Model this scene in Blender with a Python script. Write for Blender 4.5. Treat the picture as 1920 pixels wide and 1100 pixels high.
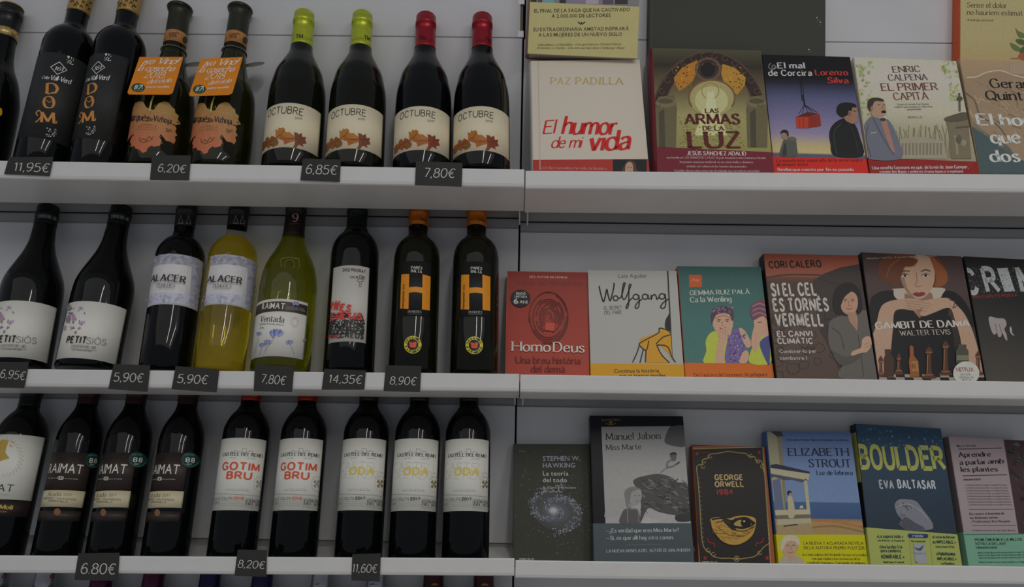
import bpy, math, random, unicodedata
import numpy as np
from mathutils import Vector, Matrix
from mathutils.geometry import tessellate_polygon
for o in list(bpy.data.objects): bpy.data.objects.remove(o)
scene = bpy.context.scene
COL = scene.collection
random.seed(7)

# ------------------------------------------------------------------ camera
F = 1360.0                      # focal length in pixels of a 1920 wide frame
CAM = Vector((0, 0, 1.42))
YAW, ROLL = math.radians(.48), math.radians(.785)
FW = Vector((-math.sin(YAW), math.cos(YAW), 0))
R0 = Vector((math.cos(YAW), math.sin(YAW), 0)); U0 = Vector((0, 0, 1))
RT = R0*math.cos(ROLL)+U0*math.sin(ROLL); UP = -R0*math.sin(ROLL)+U0*math.cos(ROLL)
cd = bpy.data.cameras.new('camera'); cam = bpy.data.objects.new('camera', cd); COL.objects.link(cam)
cd.sensor_width = 36; cd.lens = F/1920*36; cd.clip_start = .02
m = Matrix((RT, UP, -FW)).transposed().to_4x4(); m.translation = CAM; cam.matrix_world = m
scene.camera = cam
# ------------------------------------------------------------------ world, lamps, exposure
w = bpy.data.worlds.new('world'); scene.world = w; w.use_nodes = True
bg = w.node_tree.nodes['Background']; bg.inputs[0].default_value = (.86, .95, 1.12, 1); bg.inputs[1].default_value = .20
def area(name, loc, target, sx, sy, power, color):
    l = bpy.data.lights.new(name, 'AREA'); l.shape = 'RECTANGLE'; l.size = sx; l.size_y = sy; l.energy = power; l.color = color
    o = bpy.data.objects.new(name, l); COL.objects.link(o); o.location = loc
    o.rotation_euler = (Vector(target)-Vector(loc)).to_track_quat('-Z', 'Y').to_euler(); return o
for lx in (.42, 1.5):      # fluorescent tubes running towards the shelves
    o = area('ceiling_tube', (lx, -1.15, 3.0), (lx, -1.15, 0), .07, 1.5, 12, (1, .95, .885)); o.rotation_euler = (0, 0, 0)
o = area('ceiling_diffuser_panel', (-.2, -1.2, 3.05), (0, -1.2, 0), 5.0, 2.2, 19, (1, .95, .89)); o.rotation_euler = (0, 0, 0)
vs = scene.view_settings; vs.view_transform = 'Standard'; vs.look = 'None'; vs.gamma = 1; vs.exposure = 0; vs.use_curve_mapping = False

# ------------------------------------------------------------------ helpers
def ray(x, y): return FW+RT*((x-960)/F)+UP*((550-y)/F)
def hit(x, y, P, n):
    d = ray(x, y); return CAM+d*((Vector(P)-CAM).dot(n)/d.dot(n))
def lin(v):
    v /= 255; return v/12.92 if v <= .04045 else ((v+.055)/1.055)**2.4
GAIN = 2.6
def c(r, g, b, k=None):
    k = GAIN if k is None else k
    return tuple(min(.86, lin(q)*k) for q in (r, g, b))
def mat(name, col, rough=.5, metal=0, spec=.5, coat=0, trans=0, noise=None, ior=1.45, bump=0):
    m = bpy.data.materials.new(name); m.use_nodes = True; nt = m.node_tree; b = nt.nodes['Principled BSDF']
    b.inputs['Base Color'].default_value = (*col, 1); b.inputs['Roughness'].default_value = rough
    b.inputs['Metallic'].default_value = metal; b.inputs['Specular IOR Level'].default_value = spec
    b.inputs['Coat Weight'].default_value = coat; b.inputs['Coat Roughness'].default_value = .03 if rough < .1 else .22; b.inputs['Transmission Weight'].default_value = trans; b.inputs['IOR'].default_value = ior
    if noise or bump:
        tc = nt.nodes.new('ShaderNodeTexCoord'); n = nt.nodes.new('ShaderNodeTexNoise'); n.inputs['Scale'].default_value = (noise or (0, 90))[1]; n.inputs['Detail'].default_value = 4
        nt.links.new(tc.outputs['Object'], n.inputs['Vector'])
        if noise:
            r = nt.nodes.new('ShaderNodeValToRGB'); k = noise[0]
            r.color_ramp.elements[0].position = .3; r.color_ramp.elements[1].position = .7
            r.color_ramp.elements[0].color = (*[q*(1-k) for q in col], 1); r.color_ramp.elements[1].color = (*[min(1, q*(1+k)) for q in col], 1)
            nt.links.new(n.outputs['Fac'], r.inputs[0]); nt.links.new(r.outputs[0], b.inputs['Base Color'])
        if bump:
            bp = nt.nodes.new('ShaderNodeBump'); bp.inputs['Strength'].default_value = bump; bp.inputs['Distance'].default_value = .001
            nt.links.new(n.outputs['Fac'], bp.inputs['Height']); nt.links.new(bp.outputs[0], b.inputs['Normal'])
    return m
def ink(name, rough):
    m = bpy.data.materials.new(name); m.use_nodes = True; nt = m.node_tree; b = nt.nodes['Principled BSDF']
    a = nt.nodes.new('ShaderNodeAttribute'); a.attribute_name = 'ink'
    n = nt.nodes.new('ShaderNodeTexNoise'); n.inputs['Scale'].default_value = 220; tc = nt.nodes.new('ShaderNodeTexCoord'); nt.links.new(tc.outputs['Object'], n.inputs['Vector'])
    mr = nt.nodes.new('ShaderNodeMapRange'); mr.inputs[3].default_value = .88; mr.inputs[4].default_value = 1.1; nt.links.new(n.outputs['Fac'], mr.inputs[0])
    mx = nt.nodes.new('ShaderNodeVectorMath'); mx.operation = 'SCALE'; nt.links.new(a.outputs['Color'], mx.inputs[0]); nt.links.new(mr.outputs[0], mx.inputs['Scale'])
    nt.links.new(mx.outputs[0], b.inputs['Base Color']); b.inputs['Roughness'].default_value = rough; b.inputs['Specular IOR Level'].default_value = .28
    return m
INK = ink('printed_ink', .42); INKM = ink('matte_ink', .7); INKG = ink('foil_ink', .3)
def mk(name, verts, faces, mats, parent=None, smooth=False, mi=None):
    me = bpy.data.meshes.new(name); me.from_pydata([tuple(v) for v in verts], [], faces)
    for mm in (mats if isinstance(mats, (list, tuple)) else [mats]): me.materials.append(mm)
    if mi: me.polygons.foreach_set('material_index', mi)
    if smooth: me.polygons.foreach_set('use_smooth', [True]*len(faces))
    me.update(); o = bpy.data.objects.new(name, me); COL.objects.link(o)
    if parent: o.parent = parent
    return o
def tag(o, label=None, cat=None, group=None, kind=None):
    for k, v in (('label', label), ('category', cat), ('group', group), ('kind', kind)):
        if v: o[k] = v
    return o
def empty(name, mw):
    o = bpy.data.objects.new(name, None); COL.objects.link(o); o.matrix_world = mw; o.empty_display_size = .02; return o
def boxvf(x0, x1, y0, y1, z0, z1):
    v = [(x, y, z) for z in (z0, z1) for y in (y0, y1) for x in (x0, x1)]
    return v, [(0, 2, 3, 1), (4, 5, 7, 6), (0, 1, 5, 4), (2, 6, 7, 3), (0, 4, 6, 2), (1, 3, 7, 5)]
def box(name, b, mt, parent=None, bev=0):
    o = mk(name, *boxvf(*b), mt, parent)
    if bev:
        md = o.modifiers.new('bevel', 'BEVEL'); md.width = bev; md.segments = 2
    return o
def prism(name, prof, x0, x1, mt, parent=None, dz0=0, dz1=0):
    """prof: closed list of (y,z); extruded along x, ends shifted in z"""
    n = len(prof); v = [(x0, y, z+dz0) for y, z in prof]+[(x1, y, z+dz1) for y, z in prof]
    f = [(i, (i+1) % n, n+(i+1) % n, n+i) for i in range(n)]+[tuple(range(n))[::-1], tuple(range(n, 2*n))]
    return mk(name, v, f, mt, parent)

# ------------------------------------------------------------------ lettering
G = {
'A':'72|0,0 36,99|36,99 72,0|13,34 59,34','B':'60|0,0 0,100|~0,99 28,99 46,94 52,78 46,60 28,53 0,53|~0,53 30,53 50,47 58,27 48,6 30,1 0,1',
'C':'68|~66,78 56,94 38,100 16,90 2,50 14,11 36,0 56,6 68,24','D':'68|0,0 0,100|~0,99 26,99 52,88 66,50 52,12 26,1 0,1',
'E':'56|0,0 0,100|0,99 54,99|0,53 44,53|0,1 56,1','F':'54|0,0 0,100|0,99 54,99|0,52 42,52',
'G':'72|~66,78 56,94 38,100 16,90 2,50 14,11 36,0 56,5 68,18|68,46 68,8|46,46 72,46','H':'70|0,0 0,100|70,0 70,100|0,53 70,53',
'I':'4|2,0 2,100','J':'40|~36,100 36,50 35,18 24,1 10,0 0,10','K':'66|0,0 0,100|60,99 1,42|22,60 66,1','L':'54|0,0 0,100|0,1 54,1',
'M':'86|0,0 4,100|4,99 43,8|43,8 80,99|82,100 86,0','N':'72|0,0 0,100|0,99 72,2|72,1 72,100',
'O':'76|~38,100 12,88 1,50 12,12 38,0 64,12 75,50 64,88 38,100','P':'58|0,0 0,100|~0,99 30,99 50,92 56,74 50,54 30,47 0,47',
'Q':'76|~38,100 12,88 1,50 12,12 38,0 64,12 75,50 64,88 38,100|44,18 76,-14','R':'64|0,0 0,100|~0,99 30,99 50,92 55,75 50,57 30,50 0,50|28,50 64,1',
'S':'54|~50,80 42,96 26,100 8,92 4,75 16,59 38,46 51,28 44,7 26,0 8,5 0,20','T':'66|33,0 33,99|0,99 66,99',
'U':'70|~0,100 0,60 1,28 14,5 35,0 56,5 69,28 70,60 70,100','V':'70|0,100 35,1|35,1 70,100','W':'100|0,100 26,1|26,1 50,90|50,90 74,1|74,1 100,100',
'X':'68|0,99 68,1|68,99 0,1','Y':'66|0,99 33,48|66,99 33,48|33,48 33,0','Z':'62|2,99 60,99|60,99 0,1|0,1 62,1',
'a':'44|~4,54 12,63 26,66 38,60 42,45 42,20 42,0|~42,38 22,36 5,27 2,12 12,1 26,3 42,16','b':'50|0,1 0,104|~0,45 10,60 26,66 44,56 50,33 44,10 26,0 10,6 0,20',
'c':'44|~42,54 32,64 22,66 6,54 0,33 6,11 22,0 34,3 44,13','d':'50|50,0 50,104|~50,45 40,60 24,66 6,56 0,33 6,10 24,0 40,6 50,20',
'e':'47|1,37 45,37|~45,37 42,57 25,66 7,56 0,33 6,11 24,0 38,4 46,14','f':'30|~34,98 26,104 16,98 12,82 12,40 12,0|0,65 28,65',
'g':'48|~46,50 36,62 24,66 6,56 0,34 6,13 24,4 38,10 46,22|~46,65 47,20 46,-10 36,-25 20,-28 4,-20','h':'46|0,0 0,104|~0,42 12,60 28,66 42,58 46,40 46,20 46,0',
'i':'4|2,0 2,66|2,84 2,92','j':'6|~4,65 4,10 3,-16 -6,-27|4,84 4,92','k':'44|0,0 0,104|40,65 1,26|16,40 44,1','l':'4|2,0 2,104',
'm':'78|0,0 0,66|~0,42 10,60 23,66 36,58 39,40 39,20 39,0|~39,42 49,60 62,66 75,58 78,40 78,20 78,0','n':'46|0,0 0,66|~0,42 12,60 28,66 42,58 46,40 46,20 46,0',
'o':'50|~25,66 6,55 0,33 6,11 25,0 44,11 50,33 44,55 25,66','p':'50|0,-28 0,66|~0,45 10,60 26,66 44,56 50,33 44,10 26,0 10,6 0,20',
'q':'50|50,-28 50,65|~50,45 40,60 24,66 6,56 0,33 6,10 24,0 40,6 50,20','r':'32|0,0 0,66|~0,40 8,57 20,65 32,63',
's':'38|~36,54 28,64 18,66 5,60 4,48 14,38 28,30 37,18 30,4 18,0 8,3 0,12','t':'30|~12,88 12,50 12,18 16,3 26,1 32,6|0,65 30,65',
'u':'46|~0,66 0,40 1,18 8,3 20,0 34,6 46,24|46,65 46,0','v':'44|0,66 22,1|22,1 44,66','w':'68|0,66 17,1|17,1 34,62|34,62 51,1|51,1 68,66',
'x':'44|0,65 44,1|44,65 0,1','y':'44|0,66 23,2|~44,66 24,2 16,-18 8,-26 0,-24','z':'40|2,65 38,65|38,65 0,1|0,1 40,1',
'0':'54|~27,100 6,84 0,50 6,16 27,0 48,16 54,50 48,84 27,100','1':'24|0,80 16,99|16,99 16,0','2':'52|~2,76 8,93 26,100 44,92 48,72 38,50 18,24 0,1|0,1 52,1',
'3':'50|~2,84 14,98 30,99 44,88 42,66 24,54|~24,54 44,46 50,26 40,5 22,0 6,4 0,16','4':'54|40,0 40,99|40,99 0,28|0,28 54,28',
'5':'50|46,99 8,99|8,99 4,56|~4,56 22,62 40,56 50,34 42,8 22,0 6,4 0,14','6':'52|~46,88 32,100 14,84 2,50 2,24 12,3 28,0 46,10 51,30 42,52 26,58 8,48 2,30',
'7':'48|0,99 48,99|48,99 16,1','8':'52|~26,54 8,64 6,84 26,100 46,84 44,64 26,54 6,44 0,24 8,4 26,0 44,4 52,24 46,44 26,54',
'9':'52|~6,12 20,0 38,16 50,50 50,76 40,97 24,100 6,90 1,70 10,48 26,42 44,52 50,70',
'.':'6|3,1 3,8',',':'10|7,7 2,-13',"'":'4|3,99 1,78','-':'30|0,36 30,36','—':'84|0,36 84,36','!':'4|2,99 2,32|2,1 2,8','¡':'4|2,67 2,-30|2,60 2,67',
'?':'42|~0,80 8,97 26,99 40,86 36,66 20,48 20,32|20,1 20,8','¿':'42|~42,-10 34,-27 16,-29 2,-16 6,4 22,22 22,38|22,60 22,67',
'«':'40|18,55 0,33|0,33 18,11|38,55 20,33|20,33 38,11','»':'40|0,55 18,33|18,33 0,11|20,55 38,33|38,33 20,11',
'€':'60|~58,88 44,99 26,94 10,62 10,38 22,8 42,0 58,10|-4,60 44,60|-4,42 42,42',':':'6|3,1 3,8|3,52 3,60','/':'40|0,0 40,100','·':'6|3,34 3,42','*':'30|15,60 15,30|2,52 28,38|28,52 2,38',
'ª':'24|~2,92 12,99 22,92 22,64|~22,80 6,78 6,66 22,68',
}
ACC = {'\u0301': [(-6, 76), (8, 92)], '\u0300': [(6, 76), (-8, 92)], '\u0303': [(-14, 80), (-5, 88), (5, 80), (14, 88)], '\u0308': None, '\u0327': [(0, -2), (6, -14), (-4, -18)]}
def crom(p, n=5):
    closed = p[0] == p[-1]; out = []
    for i in range(len(p)-1):
        a = p[i-1] if i else (p[-2] if closed else p[0]); b = p[i]; d = p[i+1]; e = p[i+2] if i+2 < len(p) else (p[1] if closed else p[-1])
        for k in range(n):
            t = k/n; out.append(tuple(.5*(2*b[j]+(d[j]-a[j])*t+(2*a[j]-5*b[j]+4*d[j]-e[j])*t*t+(3*b[j]-a[j]-3*d[j]+e[j])*t**3) for j in (0, 1)))
    out.append(p[-1]); return out
def ribbon(pts, wf):
    """polyline -> (verts, quads) of a ribbon with direction dependent width wf(angle)"""
    V, Q = [], []; n = len(pts); closed = n > 3 and abs(pts[0][0]-pts[-1][0])+abs(pts[0][1]-pts[-1][1]) < 1e-6
    def dr(a, b):
        d = (b[0]-a[0], b[1]-a[1]); L = math.hypot(*d) or 1; return (d[0]/L, d[1]/L)
    for i, p in enumerate(pts):
        a = dr(pts[i-1], p) if i else (dr(pts[-2], pts[-1]) if closed else None)
        b = dr(p, pts[i+1]) if i < n-1 else (dr(pts[0], pts[1]) if closed else None)
        a = a or b; b = b or a; t = (a[0]+b[0], a[1]+b[1]); L = math.hypot(*t)
        if L < .3: t = b; L = 1
        t = (t[0]/L, t[1]/L); mit = min(1.6, 1/max(.4, abs(t[0]*b[0]+t[1]*b[1])))
        hw = wf(math.atan2(t[1], t[0]))*.5*mit; V += [(p[0]-t[1]*hw, p[1]+t[0]*hw), (p[0]+t[1]*hw, p[1]-t[0]*hw)]
        if i: k = 2*i; Q.append((k-2, k-1, k+1, k))
    return V, Q
STY = {  # thick, thin, serif half length, shear, letter gap
 'serif': (.15, .062, .11, 0, .17), 'serifb': (.21, .085, .12, 0, .17), 'didot': (.21, .05, .12, 0, .18), 'ital': (.14, .06, .05, .22, .13), 'italb': (.2, .05, .08, .22, .15),
 'line': (.11, .11, 0, 0, .16), 'thin': (.06, .06, 0, 0, .2), 'hand': (.085, .07, 0, .12, .14), 'script': (.125, .06, 0, .28, .09), 'scriptb': (.19, .085, 0, .25, .10),
 'brush': (.13, .11, 0, .05, .06), 'heavy': (.22, .22, 0, 0, .24), 'block': (.27, .2, 0, 0, .3), 'slab': (.19, .12, .12, 0, .22)}
_gc = {}
def glyph(ch, st):
    if (ch, st) in _gc: return _gc[ch, st]
    th, tn, sf, sh, gap = STY[st]; V, Q = [], []
    d = unicodedata.normalize('NFD', ch); base = d[0]
    if ch == 'ı': base = 'i'
    spec = G.get(base) or G.get(base.lower())
    if spec is None: _gc[ch, st] = ([], [], .3); return _gc[ch, st]
    W, *st_ = spec.split('|'); W = float(W)/100
    if base in 'ij' and len(d) > 1: st_ = st_[:1]
    wf = lambda a: (tn+(th-tn)*abs(math.sin(a-math.radians(12)))**1.3) if th != tn else th
    def add(v, q):
        n = len(V); V.extend(v); Q.extend(tuple(i+n for i in f) for f in q)
    for s in st_:
        sm = s[0] == '~'; p = [tuple(float(q)/100 for q in t.split(',')) for t in s.lstrip('~').split()]
        if sm: p = crom(p)
        add(*ribbon(p, wf))
        if sf and not (p[0] == p[-1]):
            for e, nb in ((p[0], p[1]), (p[-1], p[-2])):
                dx, dy = e[0]-nb[0], e[1]-nb[1]
                if abs(dx) < .75*abs(dy) and min(abs(e[1]-q) for q in (0, .66, 1, 1.04, -.28)) < .004:
                    l = sf; r = sf if abs(e[1]-.66) > .01 and abs(e[1]-1.04) > .01 else .02
                    yy = e[1]-(.5*tn if dy > 0 else -.5*tn); add(*ribbon([(e[0]-l, yy), (e[0]+r, yy)], lambda a: tn*1.15))
    up = base.isupper(); off = .0 if not up else .34
    for a in d[1:]:
        if a == '\u0308': 
            for q in (-.12, .12): add(*ribbon([(W/2+q, .8+off), (W/2+q, .9+off)], lambda a: th))
        elif a in ACC:
            add(*ribbon([(W/2+x/100, y/100+(off if a != '\u0327' else 0)) for x, y in ACC[a]], lambda a: (th+tn)/2))
    if sh: V = [(x+sh*y, y) for x, y in V]
    _gc[ch, st] = (V, Q, W+gap+.5*(th-.1)); return _gc[ch, st]
_bf = {}
def bglyph(ch, off):
    if (ch, off) in _bf: return _bf[ch, off]
    cu = bpy.data.curves.new('glyph', 'FONT'); cu.body = ch; cu.resolution_u = 2; cu.offset = off*(.3 if ch in 'MWN08' else 1); o = bpy.data.objects.new('glyph', cu); COL.objects.link(o)
    dg = bpy.context.evaluated_depsgraph_get(); me = bpy.data.meshes.new_from_object(o.evaluated_get(dg))
    s = 1/.729; V = [(v.co.x*s, v.co.y*s) for v in me.vertices]; Q = [tuple(p.vertices) for p in me.polygons]
    x0 = min((v[0] for v in V), default=0); x1 = max((v[0] for v in V), default=.3); V = [(x-x0, y) for x, y in V]
    bpy.data.objects.remove(o); bpy.data.meshes.remove(me); bpy.data.curves.remove(cu)
    _bf[ch, off] = (V, Q, x1-x0+.13); return _bf[ch, off]
BST = {'sans': 0, 'bold': .011, 'black': .022, 'light': -.004}
def layout(txt, st, track=0):
    V, Q = [], []; x = 0
    for ch in txt:
        if ch == ' ': x += .34+track; continue
        v, q, wd = bglyph(ch, BST[st]) if st in BST else glyph(ch, st)
        n = len(V); V += [(a+x, b) for a, b in v]; Q += [tuple(i+n for i in f) for f in q]; x += wd+track
    x1 = max((v[0] for v in V), default=1); return V, Q, x1

# ------------------------------------------------------------------ printable surfaces
class Surf:
    cyl = None
    def __init__(s, M): s.M = M; s.Mi = M.inverted(); s.V = []; s.Fc = []; s.C = []; s.k = 0; s.crop = (0, 0, 1); s.step = .00003; s.base = .0001; s.clip = None
    def px(s, x, y): return x/s.crop[2]+s.crop[0], y/s.crop[2]+s.crop[1]
    def uv(s, x, y):
        X, Y = s.px(x, y); o = s.Mi@CAM; d = (s.Mi.to_3x3()@ray(X, Y))
        if s.cyl is None:
            t = -o.y/d.y; p = o+d*t; return p.x, p.z
        r = s.cyl; a = d.x**2+d.y**2; b = 2*(o.x*d.x+o.y*d.y); cc = o.x**2+o.y**2-r*r; D = b*b-4*a*cc
        t = (-b-math.sqrt(max(0, D)))/(2*a); p = o+d*t; return r*math.atan2(p.x, -p.y), p.z
    def pos(s, u, v, h):
        if s.cyl is None: return (u, -h, v)
        R = s.cyl+h; a = u/s.cyl; return (R*math.sin(a), -R*math.cos(a), v)
    def h(s): return s.base+s.k*s.step
    def raw(s, UV, faces, cols, newlayer=True):
        if newlayer: s.k += 1
        if not isinstance(cols, list): cols = [cols]*len(UV)
        if s.cyl and len(faces) and max(max(UV[i][0] for i in f)-min(UV[i][0] for i in f) for f in faces) > .0021:
            UV, faces, cols = s.split(UV, [t for f in faces for t in ([f[0], f[i], f[i+1]] for i in range(1, len(f)-1))], cols)
        if s.clip: UV, faces, cols = s.doclip(UV, faces, cols)
        if not faces: return
        n = len(s.V); h = s.h(); s.V += [s.pos(u, v, h) for u, v in UV]; s.C += cols if isinstance(cols, list) else [cols]*len(UV)
        s.Fc += [tuple(i+n for i in f) for f in faces]
    def doclip(s, UV, faces, cols):
        x0, y0, x1, y1 = s.clip; inside = lambda u, v: x0 <= u <= x1 and y0 <= v <= y1
        if all(inside(*q) for q in UV): return UV, faces, cols
        UV = list(UV); cols = list(cols); out = []
        for f in faces:
            if all(inside(*UV[i]) for i in f): out.append(f); continue
            P = [(*UV[i], *cols[i][:3]) for i in f]
            for ax, lim, sg in ((0, x0, 1), (0, x1, -1), (1, y0, 1), (1, y1, -1)):
                Q = []
                for i in range(len(P)):
                    a, b = P[i-1], P[i]; da, db = sg*(a[ax]-lim), sg*(b[ax]-lim)
                    if (da >= 0) != (db >= 0): t = da/(da-db); Q.append(tuple(a[j]+(b[j]-a[j])*t for j in range(5)))
                    if db >= 0: Q.append(b)
                P = Q
                if not P: break
            if len(P) >= 3:
                n = len(UV); UV += [(p[0], p[1]) for p in P]; cols += [p[2:] for p in P]; out.append(tuple(range(n, n+len(P))))
        return UV, out, cols
    def split(s, UV, T, cols):
        if s.cyl is None: return UV, T, cols
        UV = list(UV); cols = list(cols); lim = .002; st = list(T); out = []
        while st:
            t = st.pop(); e = [(abs(UV[t[i]][0]-UV[t[(i+1) % 3]][0]), i) for i in range(3)]; m = max(e)
            if m[0] > lim:
                i = m[1]; a, b, d = t[i], t[(i+1) % 3], t[(i+2) % 3]
                UV.append(((UV[a][0]+UV[b][0])/2, (UV[a][1]+UV[b][1])/2)); cols.append(tuple((cols[a][j]+cols[b][j])/2 for j in range(3))); k = len(UV)-1
                st += [(a, k, d), (k, b, d)]
            else: out.append(t)
        return UV, out, cols
    def pg(s, pts, col, nl=True):
        UV = [s.uv(*p) for p in pts]; T = [tuple(t) for t in tessellate_polygon([[Vector((u, v, 0)) for u, v in UV]])]
        cols = col if isinstance(col, list) else [col]*len(UV); s.raw(*s.split(UV, T, cols), nl)
    def blob(s, pts, col, nl=True): s.pg(crom(pts+[pts[0]], 4)[:-1], col, nl)
    def ell(s, x, y, rx, ry, col, rot=0, n=20, nl=True):
        cr, sr = math.cos(rot), math.sin(rot)
        s.pg([(x+rx*math.cos(a)*cr-ry*math.sin(a)*sr, y+rx*math.cos(a)*sr+ry*math.sin(a)*cr) for a in (2*math.pi*i/n for i in range(n))], col, nl)
    def ln(s, pts, w, col, smooth=False, nl=True):
        if smooth: pts = crom(pts, 5)
        V, Q = ribbon(pts, lambda a: w); UV = [s.uv(*p) for p in V]; T = [t for q in Q for t in ((q[0], q[1], q[2]), (q[0], q[2], q[3]))]
        s.raw(*s.split(UV, T, [col]*len(UV)), nl)
    def ring(s, x, y, rx, ry, w, col, a0=0, a1=360, n=28):
        s.ln([(x+rx*math.cos(math.radians(a0+(a1-a0)*i/n)), y+ry*math.sin(math.radians(a0+(a1-a0)*i/n))) for i in range(n+1)], w, col)
    def grad(s, stops, x0=None, x1=None, u0=None, u1=None):
        """stops: (x, y, colour) from bottom to top; spans u0..u1"""
        s.k += 1; n = 40; UV, cols, fs = [], [], []
        for x, y, col in stops:
            v = s.uv(x, y)[1]
            for i in range(n+1): UV.append((u0+(u1-u0)*i/n, v)); cols.append(col)
        for j in range(len(stops)-1):
            for i in range(n): a = j*(n+1)+i; fs.append((a, a+1, a+n+2, a+n+1))
        s.raw(UV, fs, cols, False)
    def t(s, txt, x0, y0, x1, y1, h, col, st='sans', track=0, nl=True):
        V, Q, W = layout(txt, st, track); a = s.uv(x0, y0); b = s.uv(x1, y1); hh = s.uv(x0, y0-h)
        H = math.hypot(hh[0]-a[0], hh[1]-a[1]); L = math.hypot(b[0]-a[0], b[1]-a[1]) or 1e-4; ex = ((b[0]-a[0])/L, (b[1]-a[1])/L); sx = L/W
        UV = [(a[0]+ex[0]*x*sx-ex[1]*y*H, a[1]+ex[1]*x*sx+ex[0]*y*H) for x, y in V]
        s.raw(UV, Q, [col]*len(UV), nl)
    def speck(s, n, x0, y0, x1, y1, sz, cols, seed=1, f=None):
        rd = random.Random(seed); s.k += 1
        for _ in range(n):
            x, y = rd.uniform(x0, x1), rd.uniform(y0, y1)
            if f:
                q = f(rd)
                if q is None: continue
                x, y = q
            r = sz*rd.uniform(.4, 1.2); s.pg([(x-r, y), (x, y-r), (x+r, y), (x, y+r)], rd.choice(cols), False)
    def build(s, name, parent, m=None, label=None):
        if not s.V: return None
        o = mk(name, s.V, s.Fc, m or INK, parent); at = o.data.color_attributes.new('ink', 'FLOAT_COLOR', 'POINT')
        at.data.foreach_set('color', [q for cc in s.C for q in (*cc[:3], 1)])
        if label: o['label'] = label
        s.V, s.Fc, s.C = [], [], []; return o
CR = {1: (0, 0, 2.894), 2: (480, 0, 2.75), 3: (960, 0, 2.75), 4: (1420, 0, 2.75), 5: (0, 370, 2.894), 6: (480, 370, 2.894), 7: (940, 420, 2.894), 8: (1420, 420, 2.894),
      9: (0, 720, 2.894), 10: (480, 720, 2.894), 11: (940, 740, 3.056), 12: (1420, 740, 3.056), 13: (0, 60, 4.074), 14: (230, 60, 4.076), 15: (480, 150, 5.5), 16: (730, 150, 5.5)}
BLACK = (.012, .012, .013); INKB = c(28, 26, 26); WHITE = (.8, .79, .76); PAPER = c(158, 155, 145)

# ------------------------------------------------------------------ setting: wall, uprights, rails, shelves
DL, DW, AL = 1.06, 1.225, math.radians(20.7)
NL = Vector((0, 1, 0)); ND = Vector((0, math.cos(AL), -math.sin(AL)))
M_wall = mat('wall_panel_paint', (.69, .69, .695), .55, noise=(.03, 14), bump=.03)
M_lip = mat('white_shelf_enamel', (.80, .795, .77), .32, noise=(.02, 30))
M_rail = mat('dark_grey_rail', (.36, .36, .36), .6); M_gap = mat('black_gap', (.006, .006, .006), .8)
M_up = mat('upright_steel', (.62, .62, .63), .4, metal=.3); M_brass = mat('slot_brass', (.16, .13, .06), .5)
M_tray = mat('shelf_tray_enamel', (.74, .735, .71), .45)
def lipz(x, y): return hit(x, y, (0, DL, 0), NL)
ROW = {}
for row, L, Rr in ((1, ((0, 301), (983.2, 317.5)), ((985.6, 320), (1920, 327))), (2, ((0, 691.5), (973.6, 701)), ((975.8, 702), (1920, 715.5))), (3, ((0, 1041.5), (964.6, 1047)), ((966.8, 1050.5), (1920, 1062.5)))):
    for side, (a, b) in (('L', L), ('R', Rr)): ROW[row, side] = (lipz(*a), lipz(*b))
p0, p1 = ROW[3, 'L']; q0, q1 = ROW[3, 'R']; dz = Vector((0, 0, -.285))
ROW[4, 'L'] = (p0+dz, p1+dz); ROW[4, 'R'] = (q0+dz, q1+dz)
def zlip(row, x):
    side = 'L' if x < (ROW[row, 'L'][1].x+ROW[row, 'R'][0].x)/2 else 'R'
    a, b = ROW[row, side]; return a.z+(b.z-a.z)*(x-a.x)/(b.x-a.x)
SH = .024
def tz(e, row): return -SH-((.016 if row > 2 else .002)/.0904)*max(0, min(e, .095)-.0046)
def ext(row, side):
    a, b = ROW[row, side]; s = (b.z-a.z)/(b.x-a.x)
    if side == 'L': x0 = -1.02; x1 = b.x
    else: x0 = a.x; x1 = 1.02
    return x0, a.z+s*(x0-a.x), x1, a.z+s*(x1-a.x)
names = {1: 'top visible', 2: 'middle', 3: 'lower', 4: 'lowest, below the frame,'}
for row in (1, 2, 3, 4):
    for side in 'LR':
        x0, z0, x1, z1 = ext(row, side); y = DL
        root = empty('shelf', Matrix.Translation((x0, y, CAM.z*0+z0)))
        dz = z1-z0; W = x1-x0; rz = tz(.1, row)
        tag(root, {'L': 'white metal shelf holding wine bottles, ', 'R': 'white metal shelf holding books, '}[side]+{1: 'topmost of the ones in view', 2: 'middle of its bay', 3: 'lowest lip in view', 4: 'just below the bottom of the photo'}[row], 'shelf', 'white shelves of the display')
        lip = [(0, -.001), (.0008, 0), (.0022, 0), (.003, -.001), (.003, -.0185), (.0045, -.0215), (.0045, -.0255), (.003, -.0262), (.0012, -.0245), (0, -.0205)]
        prism('front_lip', lip, 0, W, M_lip, root, 0, dz)
        prism('underside_return', [(.0046, -.0264), (.10, -.0495), (.1015, -.0495), (.1015, rz-.0014), (.100, rz-.0014), (.100, -.0478), (.0046, -.0252)], 0, W, M_lip, root, 0, dz)
        prism('tray', [(.0046, -SH), (.095, rz), (.162, rz), (.162, rz-.0012), (.095, rz-.0012), (.0046, -SH-.0012)], .0005, W-.0005, M_tray, root, 0, dz)
        for xx in (.004, W-.007):
            zz = dz*xx/W; prism('end_bracket', [(.104, rz-.0014), (.160, rz-.0014), (.160, -.066), (.135, -.066), (.104, -.052)], xx, xx+.0022, M_tray, root, zz, zz)
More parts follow.
